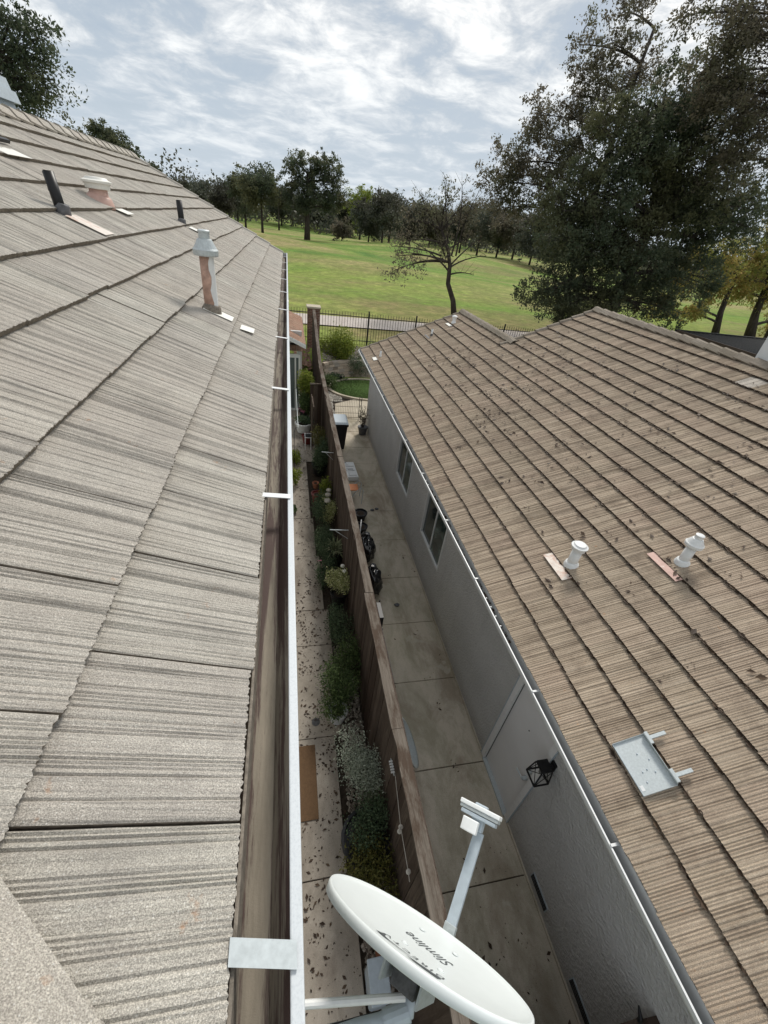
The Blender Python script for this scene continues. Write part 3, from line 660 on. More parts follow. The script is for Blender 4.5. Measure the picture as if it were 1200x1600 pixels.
def pipe_vent(parent, label, fr, x, y, h, r, mat, cap=None, capmat=None, bootmat=None, tilt=(0, 0)):
    P = on_roof(fr, x, y); T = P+Vector((tilt[0], tilt[1], h)); 
    v = MB().tube([P-Vector((0, 0, .05)), T], r, 20, True).build('vent_pipe', mat, parent, smooth=False, label=label)
    for p_ in v.data.polygons: p_.use_smooth = len(p_.vertices) == 4
    if cap == 'cone': MB().lathe([(r*.9, -.03), (r*1.70, -.028), (r*1.78, -.02), (r*1.78, .008), (r*1.80, .009), (r*1.66, .018), (r*1.62, .019), (r*1.02, .075), (r*1.0, .076), (r*.78, .078), (r*.76, .116), (r*.84, .118), (r*.84, .128), (r*.6, .134), (0, .134)], tuple(T), 24).build('vent_cap', capmat, v)
    if cap == 'mush': MB().lathe([(r*1.0, -.05), (r*1.32, -.045), (r*1.38, -.005), (r*1.62, 0.0), (r*1.66, .018), (r*1.3, .028), (r*1.1, .045), (0, .05)], tuple(T), 28).build('vent_cap', capmat, v)
    if cap == 'open': MB().lathe([(r*.82, .002), (r*.80, -.12), (0, -.12)], tuple(T+Vector((0, 0, .002))), 16).build('pipe_bore', MT['black'], v)
    boot(v, fr, P, r, bootmat or MT['rub']); return v, P
v, P = pipe_vent(house, 'tall flue pipe with peeling white paint and a pale cone cap', fL, -0.585, 3.80, .455, .050, MT['pinkpipe'], 'cone', MT['galv'], MT['buttL'])
# peeling white half shell on the flue
m = MB(); n_ = 14; rr_ = .0515
for j in range(9):
    zz_ = P.z+.07+j*.045
    for i in range(n_):
        a = -1.15+.18*math.sin(j*1.7)+i*(2.3-.18*math.sin(j*1.7))/(n_-1); m.v.append((P.x+rr_*math.cos(a), P.y+rr_*math.sin(a), zz_))
for j in range(8):
    for i in range(n_-1): q = j*n_+i; m.f.append((q, q+1, q+n_+1, q+n_))
m.build('peeling_paint', MT['white'], v, fix=False, smooth=True)
flashing(v, fL, P+Vector((.02, 0, 0)), .075, .1, .12, MT['cream'])
flashing(v, fL, P+fL.s*-.26+fL.u*.0, .075, .05, .055, MT['cream'], n=.062)
v, P = pipe_vent(house, 'black plumbing pipe leaning beside the pink-grey metal flashing', fL, -1.665, 4.31, .29, .036, MT['black'], 'open', None, MT['rub'], (-.03, .0))
flashing(v, fL, P+fL.s*-.05+fL.u*.02, .10, .03, .24, MT['flash'])
v, P = pipe_vent(house, 'short pink-beige vent with a round flat cap', fL, -1.80, 5.60, .19, .080, MT['flashpink'], 'mush', MT['cream'], MT['flashpink'])
flashing(v, fL, P+fL.s*-.12+fL.u*.12, .11, .03, .10, MT['cream'])
v, P = pipe_vent(house, 'small black pipe farthest along the grey roof', fL, -1.42, 7.45, .30, .038, MT['black'], 'open', None, MT['rub'])
flashing(v, fL, P+fL.s*-.10+fL.u*.05, .10, .02, .14, MT['cream'])
P = on_roof(fL, -2.46, 5.35); flashing(rfL, fL, P, .22, .0, .16, MT['cream'], 'loose_flashing')
m = MB().obox(fL.p(5.25, 2.66, .075), fL.u, fL.s, fL.n, .42, .018, .014); m.build('black_pipe_run', MT['black'], rfL)
# chimney with stepped metal shroud on the ridge
ch = MB().box(-4.9, -3.62, 7.55, 8.55, 6.4, 7.02).build('chimney', MT['galv'], house)
for i, (z0, z1, e) in enumerate([(7.0, 7.13, .07), (7.12, 7.24, .11), (7.235, 7.36, .06)]):
    MB().hexa([(-4.9-e, 7.55-e, z0), (-3.62+e, 7.55-e, z0), (-3.62+e, 8.55+e, z0), (-4.9-e, 8.55+e, z0), (-4.9-e+.02, 7.57-e, z1), (-3.64+e, 7.57-e, z1), (-3.64+e, 8.53+e, z1), (-4.9-e+.02, 8.53+e, z1)]).build('chimney_course', MT['armg'], ch)

# ---------------- right (neighbour) house
PR = 0.434; cR = 1/math.hypot(1, PR); sR = PR*cR
nb = empty('tan_roofed_house', (6.5, 6.0, 0), 'single-storey grey stucco house with the tan tiled roof on the right', 'house')
nR = Vector((-sR, 0, cR)); oR = Vector((2.475, 0, 2.655))-nR*0.052
fR = Frame(oR, (0, -1, 0), (cR, 0, sR), nR)
YA_, YB_ = 11.05, 15.05; E2 = 0.3435
def X_at(v): return oR.x+cR*v
def Z_at(v): return oR.z+sR*v
V1 = 17*E2+0.33; V2 = 10*E2+0.33
m = MB().hexa([fR.p(2.6, .0, -.03), fR.p(-YA_, .0, -.03), fR.p(-YA_, V1, -.03), fR.p(2.6, V1, -.03), fR.p(2.6, 0, 0), fR.p(-YA_, 0, 0), fR.p(-YA_, V1, 0), fR.p(2.6, V1, 0)])
m.hexa([fR.p(-YA_, .0, -.03), fR.p(-YB_, .0, -.03), fR.p(-YB_, V2, -.03), fR.p(-YA_, V2, -.03), fR.p(-YA_, 0, 0), fR.p(-YB_, 0, 0), fR.p(-YB_, V2, 0), fR.p(-YA_, V2, 0)])
rfR = m.build('roof', MT['soil'], nb)
pale = [(7.96, 7.29, 5.03), (7.52, 5.67, 4.84), (5.74, 9.8, 4.07)]
tile_roof(rfR, fR, 18, lambda k: ((-YB_ if k < 11 else -YA_), 2.6), TR, matsR, E2, 0.326, first=0.33, pale=pale)
XR, ZR = X_at(V1), Z_at(V1); XR2, ZR2 = X_at(V2), Z_at(V2)
# far slopes
m = MB(); m.quad((XR, -2.6, ZR), (XR+6, -2.6, ZR-6*PR), (XR+6, YA_, ZR-6*PR), (XR, YA_, ZR)); m.quad((XR2, YA_-.3, ZR2), (XR2+3.6, YA_-.3, ZR2-3.6*PR), (XR2+3.6, YB_, ZR2-3.6*PR), (XR2, YB_, ZR2))
m.build('rear_roof_slope', MT['tileR'], rfR, fix=False)
capR = cap_tile('ridge_cap', L=.42, w=0.14, mats=(MT['capR'],), h=.045)
y = YA_-.4
while y > -2.4: place_cap(rfR, capR, (XR, y+.40, ZR+.06), (0, -1, 0), (0, 0, 1), 'ridge_cap'); y -= .345
y = YB_-.4
while y > YA_-.3: place_cap(rfR, capR, (XR2, y+.40, ZR2+.06), (0, -1, 0), (0, 0, 1), 'ridge_cap'); y -= .345
rkR = cap_tile('rake_tile', L=.40, w=0.075, mats=(MT['capR'],), h=.02)
for k in range(11): place_cap(rfR, rkR, fR.p(-YB_, max(0, k*E2-.01), .045), fR.s, fR.n, 'rake_tile')
for k in range(10, 18): place_cap(rfR, rkR, fR.p(-YA_, k*E2-.01, .055), fR.s, fR.n, 'rake_tile')
# gable infill, walls with window and door openings
XW = 2.787; YE = 14.4
OP = [(1.78, 2.56, 0.02, 2.02), (5.60, 6.90, 0.92, 2.06), (8.18, 9.47, 0.92, 2.06)]
m = MB(); y0 = -2.6
for (a, b, z0, z1) in OP:
    m.box(XW, XW+.16, y0, a, -.1, 2.66); m.box(XW, XW+.16, a, b, z1, 2.66)
    if z0 > .1: m.box(XW, XW+.16, a, b, -.1, z0)
    y0 = b
m.box(XW, XW+.16, y0, YE, -.1, 2.66)
m.box(XW+.17, 8.9, YE-.16, YE, -.1, 2.66); m.hexa([(XW+.3, YE-.16, 2.66), (9.2, YE-.16, 2.66), (9.2, YE, 2.66), (XW+.3, YE, 2.66), (XR2-.02, YE-.16, ZR2-.05), (XR2+.02, YE-.16, ZR2-.05), (XR2+.02, YE, ZR2-.05), (XR2-.02, YE, ZR2-.05)])
m.hexa([(XR2-1, YA_-.3, 3.2), (XR+5, YA_-.3, 2.66), (XR+5, YA_-.2, 2.66), (XR2-1, YA_-.2, 3.2), (XR-.02, YA_-.3, ZR-.05), (XR+.02, YA_-.3, ZR-.05), (XR+.02, YA_-.2, ZR-.05), (XR-.02, YA_-.2, ZR-.05)])
wallR = m.build('wall', MT['stucco'], nb)
MB().box(XW-.003, XW+.17, YE+.001, YE+.012, 0, 2.6).build('corner_trim', MT['stucco'], nb)
MB().box(2.50, XW+.1, -2.6, 15.0, 2.50, 2.53).build('soffit', MT['trim'], nb)
MB().box(2.49, 2.512, -2.6, 15.05, 2.48, 2.635).build('fascia', MT['trim'], nb)
MB().hexa([(2.42, YB_+.0, 2.52), (2.42, YB_+.03, 2.52), (XR2, YB_+.03, ZR2-.1), (XR2, YB_, ZR2-.1), (2.42, YB_, 2.64), (2.42, YB_+.03, 2.64), (XR2, YB_+.03, ZR2+.02), (XR2, YB_, ZR2+.02)]).build('rake_board', MT['trim'], nb)
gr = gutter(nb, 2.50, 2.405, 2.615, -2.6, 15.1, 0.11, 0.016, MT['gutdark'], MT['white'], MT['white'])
for yy in [-.5, .74, 2.05, 3.7, 5.02, 6.5, 7.9, 9.3, 10.6, 12.0, 13.3]:
    MB().box(2.41, 2.49, yy-.010, yy+.010, 2.618, 2.626).build('gutter_hanger', MT['white'], gr)
for yy in (2.9, 3.2, 3.35, 3.05, 6.1, 6.25):
    MB().box(2.425, 2.442, yy-.006, yy+.006, 2.60, 2.622).build('gutter_screw', MT['white'], gr)
scatter_leaves('gutter_debris', [(U(2.43, 2.49), U(2.6, 8), 2.56) for _ in range(260)], .018, MT['lfDead'], label='dead leaves lying in the gutter of the tan-roofed house', cat='leaves')
# windows
for (a, b, z0, z1), lb in zip(OP[1:], ('wide white-framed window nearer the camera', 'white-framed window farther along the wall')):
    w = MB(); x0, x1 = XW-.012, XW+.07; f = .045
    w.box(x0, x1, a, a+f, z0, z1); w.box(x0, x1, b-f, b, z0, z1); w.box(x0, x1, a+f+.001, b-f-.001, z0, z0+f); w.box(x0, x1, a+f+.001, b-f-.001, z1-f, z1)
    wo = w.build('window', MT['white'], nb, bevel=.004, label=lb); mid = (a+b)/2
    MB().box(XW+.01, XW+.05, mid-.02, mid+.02, z0+f+.001, z1-f-.001).build('mullion', MT['white'], wo)
    MB().box(XW+.026, XW+.034, a+f+.001, mid-.021, z0+f+.001, z1-f-.001).build('pane', MT['glassG'], wo)
    MB().box(XW+.036, XW+.044, mid+.021, b-f-.001, z0+f+.001, z1-f-.001).build('pane', MT['glass'], wo)
m = MB()
for i in range(9): m.hexa([(XW+.06, 8.3, 1.06+i*.07), (XW+.10, 8.3, 1.08+i*.07), (XW+.10, 8.72, 1.08+i*.07), (XW+.06, 8.72, 1.06+i*.07), (XW+.06, 8.3, 1.064+i*.07), (XW+.10, 8.3, 1.084+i*.07), (XW+.10, 8.72, 1.084+i*.07), (XW+.06, 8.72, 1.064+i*.07)])
m.build('window_blind', MT['cream'], nb)
# door, flush with a broad pale frame
d = MB().box(XW+.03, XW+.07, 1.795, 2.545, .03, 2.0).build('door', MT['door'], nb)
for (a, b) in ((1.796, 1.802), (2.538, 2.544)): MB().box(XW+.022, XW+.031, a, b, .03, 2.0).build('door_gap', MT['black'], d)  # thin black strips added to draw the shaded gap between door and frame
fr_ = MB(); fr_.box(XW-.014, XW+.1, 2.545, 2.625, .0, 2.08); fr_.box(XW-.014, XW+.1, 1.715, 1.795, .0, 2.08); fr_.box(XW-.013, XW+.1, 1.796, 2.544, 2.002, 2.08); fr_.build('door_frame', MT['trim'], d, bevel=.004)
MB().box(XW-.018, XW-.001, 1.705, 1.7145, 0, 2.08).box(XW-.018, XW-.001, 2.6255, 2.635, 0, 2.08).build('frame_bead', MT['armg'], d)
MB().box(XW-.03, XW+.1, 1.796, 2.544, -.01, .028).build('threshold', MT['galv'], d)
MB().tube([(XW+.03, 1.862, .96), (XW-.03, 1.862, .96)], [.03, .02], 12).tube([(XW-.03, 1.862, .96), (XW-.035, 1.99, .95)], .009, 8).build('door_handle', MT['galv'], d)
MB().tube([(XW+.03, 1.862, 1.13), (XW-.0, 1.862, 1.13)], [.032, .028], 14).build('deadbolt', MT['galv'], d)
MB().tube([(XW+.03, 2.16, 1.52), (XW+.024, 2.16, 1.52)], .009, 10).build('peephole', MT['black'], d)
for (a, b) in ((.78, 1.12), (-.10, .26)):
    v_ = MB(); v_.box(XW-.006, XW+.004, a, b, .13, .26); vo = v_.build('foundation_vent', MT['armg'], nb)
    for i in range(3): MB().box(XW-.012, XW-.006, a+.01, b-.01, .145+i*.036, .165+i*.036).build('vent_louvre', MT['black'], vo)
MB().box(XW-.02, XW+.0, -2.6, 1.70, -.02, .03).build('footing_strip', MT['concR'], nb); MB().box(XW-.02, XW, 2.64, YE, -.02, .03).build('footing_strip', MT['concR'], nb)
# roof fittings on the tan roof
v, P = pipe_vent(nb, 'white vent with flat mushroom cap, nearer the gutter', fR, 3.50, 3.40, .34, .062, MT['white'], 'mush', MT['white'], MT['white'], (.0, .0)); flashing(v, fR, P+fR.s*-.13+fR.u*-.04, .24, .05, .08, MT['flash'])
v, P = pipe_vent(nb, 'white vent with stepped cone cap, farther up the tan roof', fR, 4.50, 2.90, .33, .055, MT['white'], 'cone', MT['white'], MT['white'], (.0, .0)); flashing(v, fR, P+fR.s*-.14+fR.u*-.02, .24, .05, .09, MT['flashpink'])
v, P = pipe_vent(nb, 'small white pipe near the far gutter corner of the tan roof', fR, 2.90, 13.6, .22, .03, MT['white'], 'open', None, MT['white']); flashing(v, fR, P+fR.s*-.12+fR.u*.05, .16, .02, .12, MT['cream'])
v, P = pipe_vent(nb, 'small white pipe in the middle of the far rake', fR, 4.56, 13.8, .24, .032, MT['white'], 'open', None, MT['rub']); flashing(v, fR, P+fR.s*-.1, .26, .02, .06, MT['rub'])
v, P = pipe_vent(nb, 'white capped vent just below the far ridge', fR, 5.38, 14.2, .24, .055, MT['white'], 'mush', MT['white'], MT['white']); flashing(v, fR, P+fR.s*-.12, .22, .02, .08, MT['cream'])
# white stucco chimney on the right ridge
XC, YC = 8.18, 6.30
chn = MB().box(XC, XC+.9, YC-1.5, YC, 4.6, 6.35).build('chimney', MT['stuccoW'], nb)
MB().box(XC-.10, XC+1.0, YC-1.6, YC+.10, 6.25, 6.45).build('chimney_crown', MT['flashpink'], chn, bevel=.01)
MB().box(XC+.05, XC+.85, YC-1.4, YC-.1, 6.45, 6.75).build('chimney_pot', MT['terra'], chn)
# leaf litter on tan roof
pts = []
def rl(n, u0, u1, v0, v1, sd):
    k = 0
    while k < n:
        cu, cv = U(u0, u1), U(v0, v1); cv = round(cv/E2)*E2+.03 if random.random() < .5 else cv
        for _ in range(random.randint(1, 6)):
            a, b = random.gauss(cu, sd), random.gauss(cv, sd*.7)
            if b > .05: pts.append(fR.p(-a, b, .058)); k += 1
rl(380, 3.5, 9, 1.0, 5.6, .09); rl(620, 7.2, 12.0, 1.4, 4.2, .10); rl(170, 8, 12, 2.0, 5.4, .10); rl(230, 2, 8, .6, 5.6, .07); rl(70, 0, 4, .4, 4.5, .06); rl(60, 8, 14, .5, 3.2, .06); rl(60, .8, 1.6, 2.6, 3.2, .10)
scatter_leaves('roof_leaf_litter', pts, .023, MT['lfDead'], nrm=tuple(nR), lift=.004, label='clumps of dead brown leaves caught on the tan tiles', cat='leaves')
# debris and moss packed under every course line
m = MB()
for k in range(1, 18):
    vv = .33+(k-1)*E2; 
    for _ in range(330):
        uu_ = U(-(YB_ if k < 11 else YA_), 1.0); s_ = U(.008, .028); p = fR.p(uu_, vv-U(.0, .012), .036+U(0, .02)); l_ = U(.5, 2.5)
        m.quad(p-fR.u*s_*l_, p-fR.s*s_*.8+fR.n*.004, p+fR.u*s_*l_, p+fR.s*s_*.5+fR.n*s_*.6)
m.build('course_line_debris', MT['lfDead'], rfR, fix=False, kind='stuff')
#NEXT2
# ---------------- single-storey wing beyond the grey-roofed house
wing = empty('garden_room', (-1.5, 17.5, 0), 'small one-storey wing with brown shingle roof and sliding glass door at left', 'garden room')
PW = .44; XE, ZE = .57, 2.66; YW0, YW1 = 15.0, 19.4
fW = Frame((XE, 0, ZE), (0, 1, 0), (-1/math.hypot(1, PW), 0, PW/math.hypot(1, PW)), (PW, 0, 1))
rw = MB().hexa([fW.p(YW0, 0, -.05), fW.p(YW1, 0, -.05), fW.p(YW1, 2.6, -.05), fW.p(YW0, 2.6, -.05), fW.p(YW0, 0, 0), fW.p(YW1, 0, 0), fW.p(YW1, 2.6, 0), fW.p(YW0, 2.6, 0)]).build('roof', MT['soil'], wing)
def shingle(name, w, l, th, mat):
    m = MB(); m.hexa([(0, 0, .012), (w, 0, .012), (w, l, 0), (0, l, 0), (0, 0, .012+th), (w, 0, .012+th), (w, l, th), (0, l, th)]); return m.mesh(name, mat)
sh = [shingle('brown_shingle', w, .26, .016, MT['tileBrown']) for w in (.19, .15, .23)]
for k in range(5):
    y = YW0-.0
    while y < YW1-.1:
        s_ = random.choice(sh); piece('shingle', s_, rw, fW.M @ Matrix.Translation((y, k*.22, U(0, .004)))); y += s_.dimensions.x+.008 if hasattr(s_, 'dimensions') else {'brown_shingle': .19}.get(s_.name, .19 if s_.name.endswith('e') else (.15 if s_.name.endswith('001') else .23))+.008
MB().hexa([(XE+.02, YW0-.03, ZE-.12), (XE+.02, YW0-.005, ZE-.12), (-1.6, YW0-.005, ZE-.12+2.17*PW), (-1.6, YW0-.03, ZE-.12+2.17*PW), (XE+.02, YW0-.03, ZE+.01), (XE+.02, YW0-.005, ZE+.01), (-1.6, YW0-.005, ZE+.01+2.17*PW), (-1.6, YW0-.03, ZE+.01+2.17*PW)]).build('rake_board', MT['white'], wing)
m = MB(); m.box(.36, .48, 15.85, 19.2, -.1, 2.5); m.box(-2.4, .47, 15.86, 15.98, 2.24, 2.9); m.build('wall', MT['stucco'], wing)
aw = MB()      # small shingled skirt roof over the sliding door
for k in range(3):
    for i in range(12): aw.hexa([(-1.9+i*.2, 15.70+k*.07, 2.26+k*.07), (-1.71+i*.2, 15.70+k*.07, 2.26+k*.07), (-1.71+i*.2, 15.84, 2.34+k*.07), (-1.9+i*.2, 15.84, 2.34+k*.07), (-1.9+i*.2, 15.70+k*.07, 2.28+k*.07), (-1.71+i*.2, 15.70+k*.07, 2.28+k*.07), (-1.71+i*.2, 15.84, 2.36+k*.07), (-1.9+i*.2, 15.84, 2.36+k*.07)])
aw.build('skirt_shingles', MT['tileBrown'], wing)
sd_ = MB(); sd_.box(.36, .42, 15.80, 15.85, -.0, 2.1); sd_.box(.22, .27, 15.80, 15.85, .09, 2.0); sd_.box(-1.6, .3599, 15.80, 15.85, 2.0, 2.13); sd_.box(-1.6, .3599, 15.80, 15.85, 0, .09); sd = sd_.build('sliding_door', MT['white'], wing)
MB().box(-1.6, .219, 15.82, 15.83, .091, 1.999).build('pane', MT['glassP'], sd); MB().box(.271, .359, 15.825, 15.835, .091, 1.999).build('pane', MT['glassP'], sd)

# ================================================================== FENCES
fence = empty('wooden_fence', (1.12, 7, 0), 'long dark weathered wood privacy fence between the two side yards', 'fence')
def ftop(y): return 1.83 if y < 15.6 else 1.83+(y-15.6)*.19
bw = .137; bm_ = [MB().box(0, .017, 0, bw, -.05, 1.0).mesh('board', MT['fence']) for _ in range(1)]
y = -2.2
while y < 20.6:
    h_ = ftop(y)-.03+(U(-.02, .0)); x_ = 1.083+U(-.009, .006)
    piece('fence_board', bm_[0], fence, Matrix.Translation((x_, y, .02)) @ Matrix.Rotation(U(-.008, .008), 4, 'X') @ Matrix.Diagonal((1, 1, h_, 1))); y += bw+U(.002, .007)
MB().box(1.191, 1.225, -2.2, 15.6, 1.66, 1.75).build('fence_rail', MT['fence'], fence)
for z in (.3, 1.0, 1.6):
    MB().box(1.105, 1.145, -2.2, 15.6, z, z+.09).build('fence_rail', MT['fence'], fence)
y = -1.3
while y < 20.5: MB().box(1.106, 1.19, y, y+.09, -.05, ftop(y)-.04).build('fence_post', MT['fence'], fence); y += 2.42
segs = [-2.2, 2.24, 4.3, 5.9, 8.6, 11.0, 13.3, 15.6, 18.1, 20.7]
for i, (a, b) in enumerate(zip(segs, segs[1:])):
    m = MB(); N = 24; xo_ = U(-.006, .006); half = .060 if i > 1 else .066
    for j in range(N+1):
        yy = a+.003+(b-a-.006)*j/N; z = ftop(yy)+ (.0 if i % 2 else .006)+.006*noise.noise(Vector((0, yy*1.1, i)))
        r1, r2 = [.006*noise.noise(Vector((yy*3.1, s_, i))) - max(0, noise.noise(Vector((yy*1.7, s_, i*3.3)))-.25)*.07 for s_ in (0, 9)]
        xc_ = 1.12+(.022 if i > 1 else .0)+xo_+.010*noise.noise(Vector((yy*.5, 4, 2)))
        m.v += [(xc_-half-r1, yy, z-.035), (xc_+half+r2, yy, z-.035), (xc_+half+r2, yy, z), (xc_-half-r1, yy, z+.002)]
    for j in range(N):
        q = j*4
        for k in range(4): m.f.append((q+k, q+(k+1) % 4, q+4+(k+1) % 4, q+4+k))
    m.f += [(0, 1, 2, 3), (N*4+3, N*4+2, N*4+1, N*4)]
    m.build('cap_board', MT['cap'], fence)
# dark gate and return panel crossing the left yard
gate = empty('wooden_gate', (.8, 12.6, 0), 'dark wooden gate leaf standing open beside the fence', 'gate')
for i in range(6): MB().box(.70+.0, .72, 12.35+i*.15, 12.49+i*.15, .08, 1.62+U(-.01, .01)).build('gate_board', MT['fence'], gate)
MB().box(.723, .75, 12.33, 13.25, 1.45, 1.54).build('gate_rail', MT['fence'], gate); MB().box(.723, .75, 12.33, 13.25, .2, .29).build('gate_rail', MT['fence'], gate)
rp = empty('return_fence_panel', (.9, 13.9, 0), 'short dark fence panel joining the long fence behind the gate', 'fence panel')
for i in range(3): MB().box(.70+i*.127, .82+i*.127, 13.90, 13.92, .02, 1.72).build('panel_board', MT['fence'], rp)
MB().box(.69, 1.08, 13.86, 13.90, 1.70, 1.75).build('panel_cap', MT['cap'], rp)
# brick pillar
pl_ = empty('brick_pillar', (1.15, 21.2, 1), 'dark red brick pillar with pale cap at the end of the wooden fence', 'pillar')
m = MB(); x0, x1, y0, y1 = .90, 1.42, 20.95, 21.45; z = .55; k = 0
while z < 2.76:
    L = .2; o_ = (k % 2)*.1; r_ = .0
    for (a, b, fx) in ((x0, x1, 0), (x0, x1, 1)):
        t_ = a-o_
        while t_ < b:
            p, q = max(t_, a), min(t_+L-.012, b)
            if q-p > .03:
                yy = y0 if fx == 0 else y1; m.box(p, q, yy-.012-U(0, .003), yy+.012, z, z+.06)
            t_ += L
    for (a, b, fx) in ((y0, y1, 0), (y0, y1, 1)):
        t_ = a-o_
        while t_ < b:
            p, q = max(t_, a), min(t_+L-.012, b)
            if q-p > .03: xx = x0 if fx == 0 else x1; m.box(xx-.012-U(0, .003), xx+.012, p, q, z, z+.06)
            t_ += L
    z += .073; k += 1
m.build('brick_courses', MT['brick'], pl_, kind='stuff'); MB().box(x0+.004, x1-.004, y0+.004, y1-.004, .4, 2.78).build('mortar_core', MT['concR'], pl_)
MB().box(x0-.05, x1+.05, y0-.05, y1+.05, 2.78, 2.80).build('cap_base', MT['brick'], pl_); MB().box(x0-.06, x1+.06, y0-.06, y1+.06, 2.801, 2.88).build('cap_stone', MT['concP'], pl_, bevel=.01)
# iron fence
ir = empty('iron_fence', (10, 22, 1), 'black iron picket fence along the edge of the golf course', 'fence')
pk = MB(); pk.box(-.008, .008, -.008, .008, 0, 1.47); pk.v += [(-.008, -.008, 1.47), (.008, -.008, 1.47), (.008, .008, 1.47), (-.008, .008, 1.47), (0, 0, 1.52)]
n_ = len(pk.v)-5; pk.f += [(n_, n_+1, n_+4), (n_+1, n_+2, n_+4), (n_+2, n_+3, n_+4), (n_+3, n_, n_+4)]; pkm = pk.mesh('picket', MT['blackmetal'])
x = -2.0
YF = 22.0
while x < 33.0:
    piece('picket', pkm, ir, Matrix.Translation((x, YF, 1.12))); x += .135 if x < 14 else .16
for z in (1.30, 2.42): MB().box(-2.1, 33, YF-.014, YF+.014, z, z+.035).build('fence_rail', MT['blackmetal'], ir)
x = 3.9-2.44*2
while x < 33: MB().box(x-.03, x+.03, YF-.03, YF+.03, 1.0, 2.72).build('fence_post', MT['blackmetal'], ir); x += 2.44
# retaining wall blocks
rw_ = empty('retaining_wall', (3, 20, 0), 'curved tan concrete block retaining wall behind the small lawn', 'retaining wall')
blk = MB().hexa([(-.138, -.09, 0), (.138, -.09, 0), (.138, .09, 0), (-.138, .09, 0), (-.138, -.075, .112), (.138, -.075, .112), (.138, .09, .112), (-.138, .09, .112)]).mesh('wall_block', MT['block'])
def arc_pts(step, off):
    out = []; x = 1.52+off
    while x < 6.0:
        y = wall_line(x); dx = .01; sl_ = (wall_line(x+dx)-wall_line(x-dx))/(2*dx); out.append((x, y, math.atan(sl_))); x += step*math.cos(math.atan(sl_))
    return out
for c in range(6):
    for (x, y, a) in arc_pts(.30, (c % 2)*.15):
        piece('wall_block', blk, rw_, Matrix.Translation((x, y-.02+c*.022+U(-.012, .012), c*.128)) @ Matrix.Rotation(a+U(-.03, .03), 4, 'Z') @ Matrix.Translation((0, U(-.006, .006), 0)))
# wire gate across the alley
wg = empty('wire_gate', (2.2, 15.0, 0), 'thin dark wire gate standing across the end of the alley', 'gate')
for i in range(17): MB().box(1.62+i*.065, 1.626+i*.065, 15.0, 15.006, .05, .82).build('gate_wire', MT['blackmetal'], wg)
for z in (.06, .3, .55, .81): MB().box(1.6, 2.68, 14.994, 15.0, z, z+.012).build('gate_bar', MT['blackmetal'], wg)
for x in (2.58, 2.66): MB().box(x, x+.02, 14.98, 15.01, 0, .95).build('gate_stile', MT['blackmetal'], wg)
for z in (.2, .4, .6, .8): MB().tube([(2.59+.035+.03*math.cos(a), 14.99, z+.03*math.sin(a)) for a in np.linspace(0, 6.28, 9)], .006, 5).build('gate_scroll', MT['blackmetal'], wg)
# side gate below the camera on the right wall
sg = empty('side_gate', (2.4, -.1, 0), 'dark wooden side gate top with black latch at the lower right wall', 'gate')
for i in range(10): MB().box(1.26+i*.145, 1.40+i*.145, -.12, -.10, .03, 1.40).build('gate_board', MT['fence'], sg)
MB().box(1.25, 2.69, -.13, -.085, 1.401, 1.43).build('gate_cap', MT['fence'], sg); MB().box(2.695, 2.785, -.20, -.10, 0, 1.50).build('gate_post', MT['fence'], sg)
MB().tube([(2.66, -.10, 1.44), (2.66, -.09, 1.47), (2.665, -.03, 1.52)], [.022, .018, .007], 8).build('gate_latch', MT['black'], sg)
# pergola of the far-right garden
pg = empty('patio_pergola', (26, 18, 0), 'black slatted patio cover beyond the tan ridge at right', 'pergola')
PX, PY, PZ = 19.6, 19.6, 3.55
for i in range(40): MB().box(PX+.1+i*.30, PX+.22+i*.30, PY-9, PY, PZ-.03, PZ).build('slat', MT['blackmetal'], pg)
MB().box(PX-.06, PX+.06, PY-9, PY+.1, PZ-.2, PZ+.05).build('side_beam', MT['fence'], pg); MB().box(PX-.1, PX+12, PY, PY+.12, PZ-.25, PZ+.06).build('end_beam', MT['blackmetal'], pg)
for (x, y) in ((PX, PY), (PX+11.5, PY), (PX, PY-9), (PX+11.5, PY-9)): MB().box(x-.06, x+.06, y-.06, y+.06, 0, PZ-.2).build('pergola_post', MT['blackmetal'], pg)
# wooden frame arch / garden poles at left yard
ap = empty('garden_arch', (.2, 12.8, 0), 'slim dark metal garden hoop beside the left gutter', 'garden arch')
for k, yy in enumerate((11.2, 14.4)): MB().tube([(.13, yy, 0), (.13, yy, 1.2), (.17, yy, 1.35), (.24, yy, 1.35)], .008, 5).build('hoop', MT['blackmetal'], ap)
MB().tube([(.24, 11.2, 1.35), (.24, 14.4, 1.35)], .008, 5).build('cross_bar', MT['galv'], ap); MB().tube([(.13, 11.2, .7), (.13, 14.4, .7)], .006, 5).build('cross_bar', MT['blackmetal'], ap)

# ================================================================== SATELLITE DISH
C0 = Vector((.460, .278, -2.175+CAMZ)); wv = Vector((.666, -.654, .359)); nv = Vector((.51, .75, .42)); nv.normalize(); wv = (wv-nv*wv.dot(nv)).normalized()
vv_ = nv.cross(wv); vv_ = -vv_ if vv_.z > 0 else vv_
C0 = C0+vv_*.012-wv*.012
DX, DY = -wv, -vv_; A_, B_ = .415, .315                       # reading direction, up
Md = Matrix(((DX.x, DY.x, nv.x, C0.x), (DX.y, DY.y, nv.y, C0.y), (DX.z, DY.z, nv.z, C0.z), (0, 0, 0, 1)))
dish = empty('satellite_dish', tuple(C0), 'pale grey-white oval satellite dish on a pipe mount beside the near gutter', 'satellite dish')
def bowl(x, y): return -.030*(1-min(1, (x/A_)**2+(y/B_)**2))
m = MB(); NR, NA = 14, 72
for i in range(NR+1):
    r = i/NR*.965
    for j in range(NA): a = 2*math.pi*j/NA; x, y = A_*r*math.cos(a), B_*r*math.sin(a); m.v.append((x, y, bowl(x, y)))
